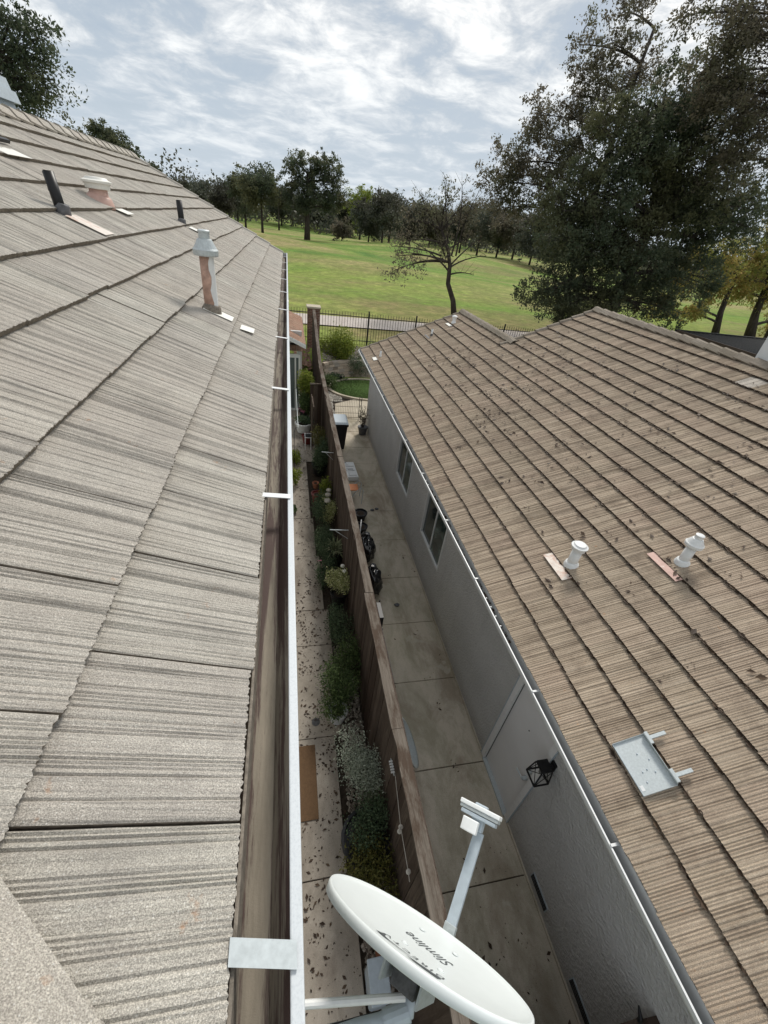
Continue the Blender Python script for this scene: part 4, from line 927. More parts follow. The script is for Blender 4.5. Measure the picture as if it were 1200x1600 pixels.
for i in range(NR):
    for j in range(NA): k = (j+1) % NA; m.f.append((i*NA+j, i*NA+k, (i+1)*NA+k, (i+1)*NA+j))
b0 = NR*NA
for (r, z) in ((.985, .004), (1.0, .002), (1.006, -.006), (1.004, -.030), (.99, -.032), (.97, -.012)):
    base = len(m.v)
    for j in range(NA): a = 2*math.pi*j/NA; m.v.append((A_*r*math.cos(a), B_*r*math.sin(a), z))
    for j in range(NA): k = (j+1) % NA; m.f.append((b0+j, b0+k, base+k, base+j))
    b0 = base
for i in range(NR-1, -1, -1):
    base = len(m.v); r = i/NR*.965
    for j in range(NA): a = 2*math.pi*j/NA; x, y = A_*r*math.cos(a), B_*r*math.sin(a); m.v.append((x, y, bowl(x, y)-.006))
    for j in range(NA): k = (j+1) % NA; m.f.append((b0+j, b0+k, base+k, base+j))
    b0 = base
me = m.mesh('reflector', MT['dishw'], True); refl = piece('reflector', me, dish, Md); WM[refl.name] = Md
for q in ((.065, -.190), (-.085, -.190), (.032, .062), (-.116, .062)):
    MB().lathe([(.0135, .0), (.0125, .0025), (.0105, .0025), (.0095, .0006), (0, .0004)], (0, 0, 0), 20).build('bolt_head', MT['dishw'], None)
    o = bpy.data.objects[-1] if False else COL.objects[-1]; o.parent = refl; o.matrix_parent_inverse = inv(refl); o.matrix_basis = Md @ Matrix.Translation((q[0], q[1], bowl(q[0], q[1])+.001))
def lettering(txt, size, x, y, shear=0, sx_=1.0, space=1.0, off=0.0):
    cu = bpy.data.curves.new('lettering', 'FONT'); cu.body = txt; cu.size = size; cu.align_x = 'CENTER'; cu.shear = shear; cu.space_character = space; cu.offset = off; cu.resolution_u = 3
    o = bpy.data.objects.new('tmp', cu); COL.objects.link(o); bpy.context.view_layer.update()
    me = bpy.data.meshes.new_from_object(o.evaluated_get(bpy.context.evaluated_depsgraph_get())); bpy.data.objects.remove(o)
    bm = bmesh.new(); bm.from_mesh(me)
    for v in bm.verts:
        v.co.x = v.co.x*sx_+x; v.co.y += y; v.co.z = bowl(v.co.x, v.co.y)+.0016
    bm.to_mesh(me); bm.free(); me.materials.clear(); me.materials.append(MT['ink']); me.name = 'lettering'
    q = piece('lettering', me, refl, Md); return q
lettering('DIRECTV', .040, -.038, .128, 0, 1.15, 1.38, .0002)
lettering('Slimline', .088, -.022, -.088, .45, .72, 1.0, -.0004)
def swoosh(P):
    m = MB(); n = len(P)//2
    for (x, y) in P: m.v.append((x, y, bowl(x, y)+.0018))
    m.f.append(tuple(range(len(P)))); me = m.mesh('swoosh', MT['ink']); bm = bmesh.new(); bm.from_mesh(me); bmesh.ops.triangulate(bm, faces=bm.faces); bmesh.ops.subdivide_edges(bm, edges=bm.edges, cuts=2)
    for v in bm.verts: v.co.z = bowl(v.co.x, v.co.y)+.0022
    bm.to_mesh(me); bm.free(); piece('swoosh', me, refl, Md)
swoosh([(-.155, .165), (-.150, .205), (-.128, .208), (-.08, .214), (-.035, .218), (-.062, .196), (-.10, .178)])
swoosh([(-.075, .172), (-.045, .178), (.0, .188), (.04, .196), (.060, .192), (.068, .178), (.072, .160), (.080, .156), (.082, .185), (.092, .214), (.05, .210), (.0, .196), (-.04, .184)])
# arm with LNB head
def dp(x, y, z): return Md @ Vector((x, y, z))
A0, A1, A2 = dp(0, -B_-.012, -.06), dp(0, -B_-.022, .02), dp(-.012, -B_-.035, .385)
m = MB(); ax = (A2-A1).normalized(); sx_ = DX; up_ = ax.cross(sx_).normalized()
m.obox((A1+A2)/2, ax, sx_, up_, (A2-A1).length/2, .023, .011); arm = m.build('feed_arm', MT['armg'], dish, bevel=.003)
MB().obox((A0+A1)/2, (A1-A0).normalized(), sx_, (A1-A0).normalized().cross(sx_), .05, .026, .014).build('arm_bracket', MT['galv'], arm, bevel=.002)
hp = dp(.004, -B_-.030, .44); MB().obox(hp, DX, DY, nv, .030, .022, .055).build('lnb_neck', MT['armg'], arm, bevel=.006)
lp = dp(.0, -B_-.010, .475); lnb = MB().obox(lp, DX, DY, nv, .098, .030, .010).build('lnb_face', MT['lnbw'], arm, bevel=.004)
MB().obox(lp-nv*.018, DX, DY, nv, .094, .026, .007).build('lnb_ridge', MT['galv'], lnb, bevel=.002); MB().obox(lp-nv*.036, DX, DY, nv, .085, .024, .009).build('lnb_body', MT['armg'], lnb, bevel=.004)
cp_ = dp(.022, -B_+.018, .395); m = MB()
for j in range(9):
    a = -.5+j/8; 
    for (dy_, dz_) in ((-.018, -.028), (.012, -.028), (.012, .026), (-.018, .026)): q = cp_+DX*.045*math.sin(a*2.0)+DY*(dy_+.010*math.cos(a*2))+nv*dz_; m.v.append(tuple(q))
for j in range(8):
    for k in range(4): m.f.append((j*4+k, j*4+(k+1) % 4, j*4+4+(k+1) % 4, j*4+4+k))
m.f += [(0, 1, 2, 3), (35, 34, 33, 32)]; m.build('lnb_cap', MT['lnbw'], arm, bevel=.004)
# back bracket, mast, struts
bk = dp(0, -.02, -.12); MB().obox(bk, DX, DY, nv, .050, .075, .030).build('back_bracket', MT['rub'], dish, bevel=.006)
MB().obox(dp(0, .0, -.055), DX, DY, nv, .13, .10, .004).build('back_plate', MT['armg'], dish, bevel=.002)
MB().obox(dp(-.075, .0, -.10), DX, DY, nv, .004, .09, .05).build('bracket_plate', MT['galv'], dish); MB().obox(dp(.075, .0, -.10), DX, DY, nv, .004, .09, .05).build('bracket_plate', MT['galv'], dish)
Q = Vector((.39, .131, 4.10)); W0 = Vector((-.54, .15, 4.02))
MB().tube([W0, Vector((.0, .135, 4.03)), Vector((.28, .125, 4.06)), Q, dp(0, -.03, -.14)], .025, 14).build('mast', MT['armg'], dish, smooth=True)
MB().tube([Q+Vector((-.09, -.006, -.025)), Q+Vector((.0, 0, .0))], .031, 14).build('mast_clamp', MT['armg'], dish)
MB().tube([(-.54, .27, 4.24), Q+Vector((-.015, .03, .04))], .0125, 10).build('strut', MT['white'], dish)
MB().box(-.55, -.54, .07, .23, 3.92, 4.12).build('wall_plate', MT['galv'], dish)
MB().box(-.55, -.535, .23, .31, 4.18, 4.30).build('strut_foot', MT['galv'], dish)
for k in range(4):
    a = dp(-.04+.03*k, .05-.02*k, -.07); MB().tube([a, a+Vector((U(-.04, .04), U(-.04, .04), -.1)), Q+Vector((U(-.03, .03), U(-.02, .02), -.05)), W0+Vector((.1, 0, .02*k))], .0035, 5).build('coax_cable', MT['black'] if k % 2 else MT['white'], dish)
for k in range(3): q = dp(-.105, -.05+k*.06, -.06); MB().tube([q, q-DX*.03], .006, 6).build('wing_bolt', MT['galv'], dish)

# ================================================================== metal mount pan on the tan roof
mp = empty('metal_roof_mount', tuple(fR.p(-1.30, .9, .06)), 'galvanised steel mounting tray with two bracket arms lying on the tan roof', 'mounting tray')
def fv(x, y, n=.06): 
    c_ = Vector((x, y, 0)); z = fR.o.z-(fR.n.x*(x-fR.o.x))/fR.n.z; c_ = Vector((x, y, z))-fR.o; return (c_.dot(fR.u), c_.dot(fR.s))
k_ = .878
ca = fv(3.207*k_, 1.56*k_); cb = fv(3.507*k_, 1.084*k_); u0_, u1_ = sorted((ca[0], cb[0])); v0_, v1_ = sorted((ca[1], cb[1]))
N0 = .068
def rb_(u0, u1, v0, v1, n0, n1): return MB().hexa([fR.p(u0, v0, n0), fR.p(u1, v0, n0), fR.p(u1, v1, n0), fR.p(u0, v1, n0), fR.p(u0, v0, n1), fR.p(u1, v0, n1), fR.p(u1, v1, n1), fR.p(u0, v1, n1)])
rb_(u0_, u1_, v0_, v1_, N0, N0+.003).build('tray_base', MT['galv'], mp)
rb_(u0_, u0_+.003, v0_, v1_, N0+.003, N0+.022).build('tray_side', MT['galv'], mp); rb_(u1_-.003, u1_, v0_, v1_, N0+.003, N0+.022).build('tray_side', MT['galv'], mp)
rb_(u0_, u1_, v0_-.003, v0_, N0-.03, N0+.02).build('tray_side', MT['armg'], mp); rb_(u0_+.004, u1_-.004, v1_-.003, v1_, N0+.003, N0+.05).build('tray_back', MT['galv'], mp)
for uc in (u0_+.05, u1_-.06):
    rb_(uc-.05, uc+.05, v1_+.001, v1_+.028, N0+.03, N0+.052).build('bracket_foot', MT['galv'], mp); rb_(uc-.014, uc+.014, v1_+.029, v1_+.165, N0+.02, N0+.045).build('bracket_arm', MT['galv'], mp)
for (a, b) in ((.3, .5), (.45, .72), (.62, .35), (.68, .68), (.6, .5), (.8, .3)):
    c_ = fR.p(u0_+(u1_-u0_)*(1-a) if False else u0_+(u1_-u0_)*a, v0_+(v1_-v0_)*b, N0+.003); MB().lathe([(.006, 0), (.006, .006), (0, .009)], tuple(c_), 8).build('bolt', MT['armg'], mp)
rb_(u1_-.06, u1_-.02, v0_+.01, v0_+.12, N0+.0045, N0+.0055).build('sticker', MT['white'], mp) if False else rb_(u1_-.075, u1_-.035, v0_+.012, v0_+.04, N0+.0045, N0+.0055).build('sticker', MT['white'], mp)

# ================================================================== wall lantern
LX, LY, LZ = 2.655, 1.66, 1.74
ln = empty('wall_lantern', (LX, LY, LZ), 'black open-frame wall lantern with crossed wires beside the grey door', 'lantern')
m = MB(); T, Bt, h = .065, .088, .21
m.hexa([(LX-T, LY-T, LZ+.02), (LX+T, LY-T, LZ+.02), (LX+T, LY+T, LZ+.02), (LX-T, LY+T, LZ+.02), (LX-T, LY-T, LZ+.05), (LX+T, LY-T, LZ+.05), (LX+T, LY+T, LZ+.05), (LX-T, LY+T, LZ+.05)]).build('lantern_top', MT['blackmetal'], ln)
ct = [Vector((LX+i*T, LY+j*T, LZ+.02)) for i, j in ((-1, -1), (1, -1), (1, 1), (-1, 1))]; cb2 = [Vector((LX+i*Bt, LY+j*Bt, LZ-h)) for i, j in ((-1, -1), (1, -1), (1, 1), (-1, 1))]
for i in range(4):
    MB().tube([ct[i], cb2[i]], .008, 4).build('lantern_post', MT['blackmetal'], ln); j = (i+1) % 4; MB().tube([cb2[i], cb2[j]], .011, 4).build('lantern_base_bar', MT['blackmetal'], ln)
    MB().tube([ct[i], cb2[j]], .004, 4).tube([ct[j], cb2[i]], .004, 4).build('cross_wire', MT['blackmetal'], ln)
MB().box(LX+T, XW-.001, LY-.02, LY+.02, LZ+.0, LZ+.035).build('lantern_arm', MT['blackmetal'], ln); MB().box(XW-.02, XW-.001, LY-.035, LY+.035, LZ-.06, LZ+.06).build('back_plate', MT['blackmetal'], ln)
MB().lathe([(.012, .02), (.03, -.04), (.022, -.10), (0, -.115)], (LX, LY, LZ), 12).build('bulb', MT['bulb'], ln, smooth=True)
#NEXT3
# ================================================================== VEGETATION
def leaf_arrays(C, R, n, size, shell=0.35, aspect=.5, droop=0.0, flat=0.0):
    """n kite-shaped leaves in an ellipsoid: returns (4n,3)"""
    d = RNG.normal(size=(n, 3)); d /= np.linalg.norm(d, axis=1)[:, None]
    r = (shell+(1-shell)*RNG.random(n)**.6)[:, None]; r *= (1+.16*RNG.normal(size=(n, 1)))
    P = np.array(C)+d*r*np.array(R)
    a = RNG.normal(size=(n, 3)); a[:, 2] = a[:, 2]*(1-flat)-droop; a /= np.linalg.norm(a, axis=1)[:, None]
    b = np.cross(a, RNG.normal(size=(n, 3))); b /= np.linalg.norm(b, axis=1)[:, None]+1e-9
    s = (size*RNG.uniform(.55, 1.35, n))[:, None]
    return np.stack([P-a*s*.5, P-b*s*aspect*.5, P+a*s*.5, P+b*s*aspect*.5], 1).reshape(-1, 3)
def quads_mesh(name, V, mat):
    n = len(V)//4; me = bpy.data.meshes.new(name); me.vertices.add(len(V)); me.vertices.foreach_set('co', V.astype('f').ravel())
    me.loops.add(n*4); me.loops.foreach_set('vertex_index', np.arange(n*4, dtype='i')); me.polygons.add(n); me.polygons.foreach_set('loop_start', np.arange(0, n*4, 4, dtype='i'))
    me.update(calc_edges=True); me.validate(); me.materials.append(mat); return me
def bez(a, b, c, n): return [a*(1-t_)**2+b*2*t_*(1-t_)+c*t_*t_ for t_ in [i/n for i in range(n+1)]]
def tree(name, label, cat, base, trunk_pts, blobs, leaf, mat, tr=.3, dens=1.0, clump=1.0, group=None, droop=.5, twigs=3, shell=.2, bark=None, fork=.35, clump_n=None, thin=1.0):
    """blobs: (center Vector, (rx,ry,rz)); foliage in clumps hung on limbs that reach every clump"""
    base = Vector(base); root = empty(name, tuple(base), label, cat, group)
    tp = [base-Vector((0, 0, .3))]+[Vector(p) for p in trunk_pts]
    m = MB(); nt_ = len(tp); m.tube(tp, [tr*(1.25 if i == 0 else 1-.55*i/(nt_-1)) for i in range(nt_)], 9)
    fine = []
    for i in range(len(tp)-1):
        for k in range(5): fine.append(tp[i].lerp(tp[i+1], k/5))
    fine.append(tp[-1]); V = []
    fine = fine[int(len(fine)*fork):]
    for (bc, br) in blobs:
        bc = Vector(bc); f0 = min(fine, key=lambda q: (q-bc).length+max(0, q.z-bc.z)*2.0)
        L = (bc-f0).length; mid = f0.lerp(bc, .5)+Vector((U(-.1, .1), U(-.1, .1), .12))*L
        P = bez(f0, mid, bc, 7); r0_ = tr*.30*min(1.3, (br[0]*br[2])**.25/1.2+.25); m.tube(P, [r0_*(1-.75*i/7)+.008 for i in range(8)], 6)
        nc = max(3, int(round((br[0]*br[1]*br[2])**.6*2.6*dens/clump**1.5))) if clump_n is None else clump_n
        for _ in range(nc):
            d = Vector((random.gauss(0, 1), random.gauss(0, 1), random.gauss(0, 1))).normalized()*(.25+.85*random.random()**.5)
            c = bc+Vector((d.x*br[0], d.y*br[1], d.z*br[2])); s0 = random.choice(P[2:]); md = s0.lerp(c, .5)+Vector((U(-.15, .15), U(-.15, .15), U(0, .2)))*(c-s0).length
            Q = bez(s0, md, c, 4); rq = max(.012, r0_*.22); m.tube(Q, [rq*(1-.7*i/4)+.004 for i in range(5)], 4, False)
            rc = clump*U(.55, 1.15)
            for _t in range(twigs):
                e = c+Vector((random.gauss(0, 1), random.gauss(0, 1), random.gauss(.2, 1))).normalized()*rc*U(.8, 1.5); s1 = random.choice(Q[1:])
                m.tube([s1, s1.lerp(e, .5)+Vector((0, 0, .08*rc)), e], [rq*.4+.003, rq*.3+.002, .002], 3, False)
                V.append(leaf_arrays(e, (rc*.42, rc*.42, rc*.36), int(thin*34), leaf, .0, .5, droop))
            V.append(leaf_arrays(c, (rc, rc, rc*.7), int(thin*95), leaf, .15, .5, droop))
    m.build('trunk', bark or MT['bark'], root, smooth=True, fix=False)
    me = quads_mesh('crown', np.concatenate(V), mat); o = piece('crown', me, root, Matrix.Identity(4)); return root
def blob(px, py, rx, ry, Y, dz=1.0):
    c = at_y(px, py, Y); k = depth(c)/FPX; return (c, (rx*k, rx*k*dz, ry*k))
# --- the great dark tree beyond the tan roof
Y0 = 27.0
bl = [blob(*a, Y0) for a in [(1000, 250, 70, 60), (930, 300, 60, 55), (1080, 250, 75, 70), (1010, 340, 90, 65), (1100, 350, 80, 65), (900, 380, 60, 55), (970, 420, 75, 50), (1060, 430, 75, 45), (880, 450, 45, 45), (1010, 180, 60, 50), (1060, 160, 60, 50), (1130, 300, 55, 60), (840, 455, 22, 26), (930, 465, 60, 40), (880, 330, 40, 40), (1150, 350, 44, 34), (960, 230, 50, 50), (1110, 200, 55, 50), (1100, 380, 34, 26), (955, 360, 70, 55), (1040, 300, 80, 60), (1000, 485, 60, 28), (930, 490, 45, 28), (870, 485, 28, 26)]]
b0 = at_y(985, 420, Y0); tree('shade_tree', 'huge dense dark green tree towering behind the ridge of the tan roof', 'tree', (b0.x, Y0, 1.1), [(b0.x-.2, Y0, 3), (b0.x+.2, Y0, 6), (b0.x+.1, Y0, 10), (b0.x+.4, Y0, 13.5)], bl, .165, MT['lfDark'], .42, 1.75, .9, twigs=3, thin=1.35)
# --- sparse olive tree behind it to the left
Y1 = 33.0
bl = [blob(*a, Y1) for a in [(800, 255, 26, 26), (845, 215, 30, 30), (875, 270, 34, 34), (815, 320, 26, 18), (780, 325, 22, 12), (905, 200, 30, 40), (930, 130, 28, 34), (905, 70, 16, 26), (960, 70, 28, 34), (985, 20, 26, 30), (840, 180, 18, 20), (860, 320, 26, 22), (945, 175, 30, 40), (1000, 110, 34, 40), (895, 150, 24, 28), (800, 275, 30, 30), (775, 285, 18, 16), (850, 255, 34, 28)]]
tree('olive_tree', 'tall open brownish-green tree with see-through branches left of the dense dark tree', 'tree', (21.5, Y1, 1.1), [(21.2, Y1, 4.5), (20.9, Y1, 8), (20.9, Y1, 12), (21.1, Y1, 15), (21.3, Y1, 17.5)], bl, .16, MT['lfBrown'], .20, 2.3, .8, fork=.25, twigs=4, thin=.85)
Y2 = 24.0
bl = [blob(*a, Y2) for a in [(1120, 60, 40, 44), (1165, 110, 44, 50), (1185, 30, 36, 40), (1180, 200, 40, 50), (1140, 150, 34, 40), (1090, 20, 24, 26), (1230, 120, 40, 60), (1150, 250, 40, 50), (1120, 120, 40, 44), (1195, 160, 40, 40), (1150, 30, 34, 40)]]
tree('olive_tree', 'tall olive-brown tree filling the upper right corner above the white chimney', 'tree', (31.5, Y2, 1.1), [(31.0, Y2, 5), (30.0, Y2, 10), (28.5, Y2, 15), (27, Y2, 20)], bl, .145, MT['lfBrown'], .24, 2.1, .8, twigs=4, thin=.85)
# --- autumn trees behind the pergola
for (px, pyb, Yt, bb, lb) in ((1118, 523, 30, [(1085, 420, 34, 26), (1120, 400, 36, 24), (1060, 450, 26, 22), (1075, 485, 22, 14), (1040, 490, 24, 12), (1105, 455, 24, 18), (1130, 430, 24, 18)], 'small yellow-brown autumn tree with a forked trunk above the black pergola'),
                              (1172, 527, 29, [(1170, 415, 36, 26), (1160, 460, 22, 14), (1200, 430, 34, 34), (1150, 440, 18, 22), (1210, 380, 34, 30), (1195, 470, 22, 18), (1225, 500, 22, 28)], 'thick-trunked autumn tree just left of the white chimney')):
    b = at_z(px, pyb, 1.15); Yt = b.y; p1 = at_y(px+8, pyb-35, Yt+.1); p2 = at_y(px+26, pyb-80, Yt+.3); p3 = at_y(px+38, pyb-115, Yt+.2)
    r_ = tree('autumn_tree', lb, 'tree', tuple(b), [p1, p2, p3], [blob(*q, Yt) for q in bb], .22, MT['lfAut'], .42 if px > 1150 else .3, 2.2, .8, fork=.2, twigs=3, thin=.6)
# --- half-bare leaning tree on the fairway just past the tan roof
Yb = 31.0; b = at_y(712, 497, Yb); base = Vector((b.x, Yb, 1.2))
tp = [at_y(x, y, Yb) for x, y in ((708, 470), (700, 443), (703, 415), (700, 390), (690, 360))]
bl = [blob(*a, Yb) for a in [(690, 330, 26, 20), (660, 345, 24, 20), (640, 375, 24, 22), (622, 400, 18, 20), (612, 425, 13, 10), (650, 410, 20, 14), (716, 345, 22, 22), (700, 305, 22, 16), (728, 320, 16, 18), (668, 315, 20, 16), (735, 372, 14, 14), (690, 385, 24, 14), (632, 345, 16, 16)]]
tree('bare_branched_tree', 'half-bare brownish tree with a curved leaning trunk on the grass beyond the tan roof', 'tree', tuple(base), tp, bl, .14, MT['lfBrown'], .20, 1.5, .62, fork=.62, twigs=5, thin=.24)
# spindly upper twigs of that tree
m = MB()
for (x0, y0, x1, y1) in ((705, 400, 722, 290), (700, 380, 697, 278), (712, 400, 748, 300), (695, 400, 655, 300), (703, 415, 752, 372), (700, 420, 760, 400), (700, 430, 740, 430), (690, 400, 612, 385), (702, 425, 640, 375), (700, 410, 625, 395)):
    a = at_y(x0, y0, Yb); c = at_y(x1, y1, Yb+U(-1, 1)); P = bez(a, a.lerp(c, .5)+Vector((U(-.4, .4), U(-.4, .4), .3)), c, 6); m.tube(P, [.055*(1-i/7)+.008 for i in range(7)], 5)
    for _ in range(7): q = random.choice(P[2:]); m.tube([q, q+Vector((U(-.6, .6), U(-.6, .6), U(.1, .8)))], [.014, .004], 3)
bb_ = [o for o in COL.objects if o.name.startswith('bare_branched_tree')][0]; m.build('bare_branches', MT['bark'], bb_)
# --- trees rising behind the grey roof, upper left
def simple(px, pyb, topy, w, dist, lb, mat='lfFar', sway=0, dens=1.0, leaf=.30, thin=.9, cl_=1.5, name='fairway_tree', shape=None, cat='tree', z=None, tr=None):
    g = None
    b = at_y(px, pyb, dist); zb = gheight(b.x, dist) if z is None else z; k = depth(b)/FPX
    H_ = at_y(px, topy, dist).z-zb; r = w*k
    rs = np.random.default_rng(int(px*7+dist)); bl = []
    if shape: bl = [blob(*q, dist) for q in shape]
    else:
        for i in range(7):
            a = rs.uniform(0, 6.28); q = rs.uniform(.15, .62)*r; zz = zb+H_*rs.uniform(.42, .84); s_ = rs.uniform(.38, .60)*r
            bl.append((Vector((b.x+q*math.cos(a), dist+q*math.sin(a), zz)), (s_, s_, s_*rs.uniform(.7, 1.0))))
        bl.append((Vector((b.x, dist, zb+H_*.84)), (r*.4, r*.4, H_*.13)))
    g = 'trees on and beyond the golf course'; T = Vector((b.x+sway*k, dist, zb+H_*.75)); base = Vector((b.x, dist, zb-.1))
    return tree(name, lb, cat, tuple(base), [base.lerp(T, .35), base.lerp(T, .7), T], bl, leaf, MT[mat], tr or max(.12, H_*.022), dens, cl_, group=g, twigs=1, thin=thin, fork=.4)
simple(30, 330, 20, 70, 27, 'dark leafy tree rising above the chimney at the upper left', 'lfDark', dens=3.2, leaf=.14, thin=1.1, cl_=.7, shape=[(20, 60, 26, 30), (50, 90, 36, 30), (30, 130, 34, 30), (85, 125, 18, 20), (15, 30, 14, 14), (60, 60, 24, 24), (70, 145, 18, 18), (-20, 110, 40, 50), (45, 165, 28, 16)], z=1.3, tr=.3)
simple(168, 330, 190, 34, 52, 'dark round-topped tree showing over the grey roof ridge', 'lfDark', dens=3.5, leaf=.22, thin=1.3, cl_=.8, shape=[(150, 205, 12, 11), (175, 225, 22, 20), (200, 243, 14, 14), (160, 240, 24, 18)], z=1.3)
simple(225, 330, 250, 12, 80, 'small clump of treetop just past the grey roof rake', 'lfDark', dens=4, leaf=.26, thin=1.5, cl_=.7, shape=[(228, 263, 9, 7), (240, 270, 8, 7)], z=1.3)
far = [(285, 345, 281, 26, 105, 'lfFar', 'low dark tree first from the left in the distant line'), (318, 348, 290, 24, 120, 'lfFar', 'rounded dark tree second from the left in the distant line'), (352, 350, 281, 26, 125, 'lfFar', 'dark tree third from the left in the distant line'),
       (410, 357, 257, 36, 100, 'lfDark', 'dense dark tree left of the tallest fairway tree'), (384, 352, 268, 26, 112, 'lfDark', 'dark tree behind and left of the dense fairway tree')]
far += [(300, 345, 288, 24, 140, 'lfFar', 'dark low tree between the first and second distant trees'), (372, 350, 285, 26, 150, 'lfFar', 'dark filler tree behind the third distant tree'), (436, 355, 290, 22, 140, 'lfFar', 'dark tree just left of the twin-crowned tree')]
for (px, pb, ty, w, d_, mt, lb) in far: simple(px, pb, ty, w, d_, lb, mt, dens=2.2, leaf=.42, cl_=1.5, thin=.8)
simple(480, 362, 233, 55, 104, 'tall twin-crowned tree standing alone on the fairway', 'lfDark', dens=2.6, leaf=.36, cl_=1.15, thin=.75, tr=.55, shape=[(462, 255, 20, 16), (452, 285, 14, 18), (474, 300, 24, 20), (510, 262, 22, 16), (524, 288, 20, 18), (500, 310, 24, 16), (466, 320, 20, 12), (530, 310, 12, 14), (488, 280, 14, 26), (516, 325, 14, 8)])
mid_ = [(575, 380, 325, 20, 118, 'lfFar', 'dusky rounded tree right of the lone tall tree'), (596, 380, 305, 26, 112, 'lfFar', 'dark upright tree behind the leaning bare tree'), (534, 374, 352, 9, 112, 'lfBrown', 'tiny bare shrub-like tree on the far fairway'),
        (562, 365, 300, 22, 175, 'lfLime', 'bright yellow-green tree far behind the fairway'), (548, 360, 322, 20, 185, 'lfFar', 'dark tree under the yellow-green treetop'), (608, 368, 305, 26, 170, 'lfFar', 'distant grey-green tree behind the bare tree'),
        (640, 372, 320, 24, 160, 'lfFar', 'distant tree left of the bare tree trunk'), (670, 380, 330, 26, 165, 'lfBrown', 'distant brown tree behind the bare tree crown'), (718, 388, 328, 24, 160, 'lfFar', 'distant dark tree just right of the bare tree'),
        (745, 392, 325, 28, 155, 'lfBrown', 'distant brown-grey tree between bare tree and olive tree'), (775, 398, 330, 30, 128, 'lfFar', 'dark bushy tree beyond the green at centre right'), (800, 400, 333, 26, 120, 'lfBrown', 'dark brownish tree beyond the green, nearest the olive tree'), (828, 405, 340, 26, 108, 'lfFar', 'dark tree partly hidden behind the great dark tree'),
        (505, 357, 325, 22, 200, 'lfFar', 'hazy tree behind the twin-crowned tree'), (440, 350, 300, 22, 190, 'lfFar', 'hazy tree between the dense tree and the twin-crowned tree'), (690, 384, 338, 24, 190, 'lfFar', 'low far tree seen through the bare branches'), (865, 410, 350, 30, 100, 'lfFar', 'far tree hidden deep behind the great dark tree'), (530, 356, 330, 16, 210, 'lfFar', 'far hazy treetop right of the twin-crowned tree'), (470, 354, 322, 20, 230, 'lfFar', 'lowest hazy tree seen under the twin crown')]
for (px, pb, ty, w, d_, mt, lb) in mid_: simple(px, pb+4, ty-6, w*1.35, d_, lb, mt, dens=2.4, leaf=.5, cl_=1.8, thin=.7)
# backing woodland that reads as one mass
V = []
for i in range(420):
    x = U(-160, 330); y = 175+U(0, 60)+abs(x)*.1; h = U(6, 12)+(4 if random.random() < .15 else 0); z = gheight(x, y)
    V.append(leaf_arrays((x, y, z+h*.5), (U(4, 8), U(4, 8), h*.6), 160, 1.1, .5, .6, .3))
quads = quads_mesh('far_woodland', np.concatenate(V), MT['lfFar']); o = link('far_woodland', quads); tag(o, 'low grey-green woodland along the far side of the golf course', 'woodland', kind='stuff')

# ---------------------------------------------------------------- garden plants
def shrub(name, label, c, R, n, size, mat, pot=None, potmat=None, cat='shrub', stems=6, aspect=.5, droop=-.2, shell=.3, lumps=5):
    root = empty(name, (c[0], c[1], 0), label, cat); z0 = c[2]-R[2]
    V = []; cc = Vector(c); m = MB()
    c = (c[0]+(.03 if c[1] < 12 and c[0] > .5 else 0), c[1], c[2]+(.08 if c[1] < 12 and c[0] > .5 else 0)); R = (R[0]*1.32, R[1]*1.2, R[2]*1.45); n = int(n*1.6)
    for _ in range(lumps):
        q = cc+Vector((U(-.5, .5)*R[0], U(-.5, .5)*R[1], U(-.3, .5)*R[2])); V.append(leaf_arrays(q, (R[0]*.62, R[1]*.62, R[2]*.6), n//lumps, size, shell, aspect, droop))
    for _ in range(stems): m.tube([(c[0]+U(-.03, .03), c[1]+U(-.03, .03), max(0, z0)), cc+Vector((U(-.7, .7)*R[0], U(-.7, .7)*R[1], U(0, .9)*R[2]))], [.009, .004], 4)
    m.build('stem', MT['bark'], root); piece('foliage', quads_mesh('foliage', np.concatenate(V), MT[mat]), root, Matrix.Identity(4))
    return root
def pot(label, x, y, r, h, mat, cat='plant pot', z=0, group='plant pots in the side yards', name='plant_pot'):
    root = empty(name, (x, y, z), label, cat, group)
    MB().lathe([(r*.68, 0), (r*.75, .01), (r*.97, h*.88), (r*1.06, h*.89), (r*1.06, h), (r*.93, h), (r*.90, h*.86), (0, h*.84)], (x, y, z), 22).build('pot_body', MT[mat], root, smooth=False)
    MB().lathe([(r*.92, h*.80), (r*.5, h*.87), (0, h*.89)], (x, y, z), 14).build('pot_soil', MT['soil'], root); return root
pot('white round pot under green foliage beside the path slab', .66, 3.42, .15, .24, 'white'); shrub('potted_shrub', 'bright green bush overflowing the white round pot', (.70, 3.56, .44), (.28, .30, .26), 2600, .036, 'lfGreen')
pot('large dark pot holding the silver-leaved plant', .92, 2.55, .20, .36, 'black'); shrub('silver_shrub', 'bushy silver-green trailing plant by the brown doormat', (.88, 2.50, .58), (.28, .38, .32), 4200, .026, 'lfSilver', lumps=8)
pot('wide dark planter rim under the ochre foliage near the satellite dish', .84, 1.72, .30, .42, 'black'); shrub('dark_shrub', 'very dark ochre-green bush in a wide dark planter nearest the satellite dish', (.80, 1.45, .40), (.34, .42, .28), 2600, .034, 'lfOchre', lumps=7)
shrub('dark_shrub', 'near-black green bush filling the inside of the dark planter', (.92, 1.75, .55), (.24, .30, .22), 1800, .032, 'lfDeep')
shrub('green_shrub', 'leafy green bush between the fence and the white pot', (.84, 4.15, .42), (.28, .36, .32), 2300, .038, 'lfGreen')
shrub('dark_shrub', 'dark green trailing plant below the cream flowering plant', (.86, 4.95, .32), (.20, .42, .26), 2000, .034, 'lfDeep', lumps=7)
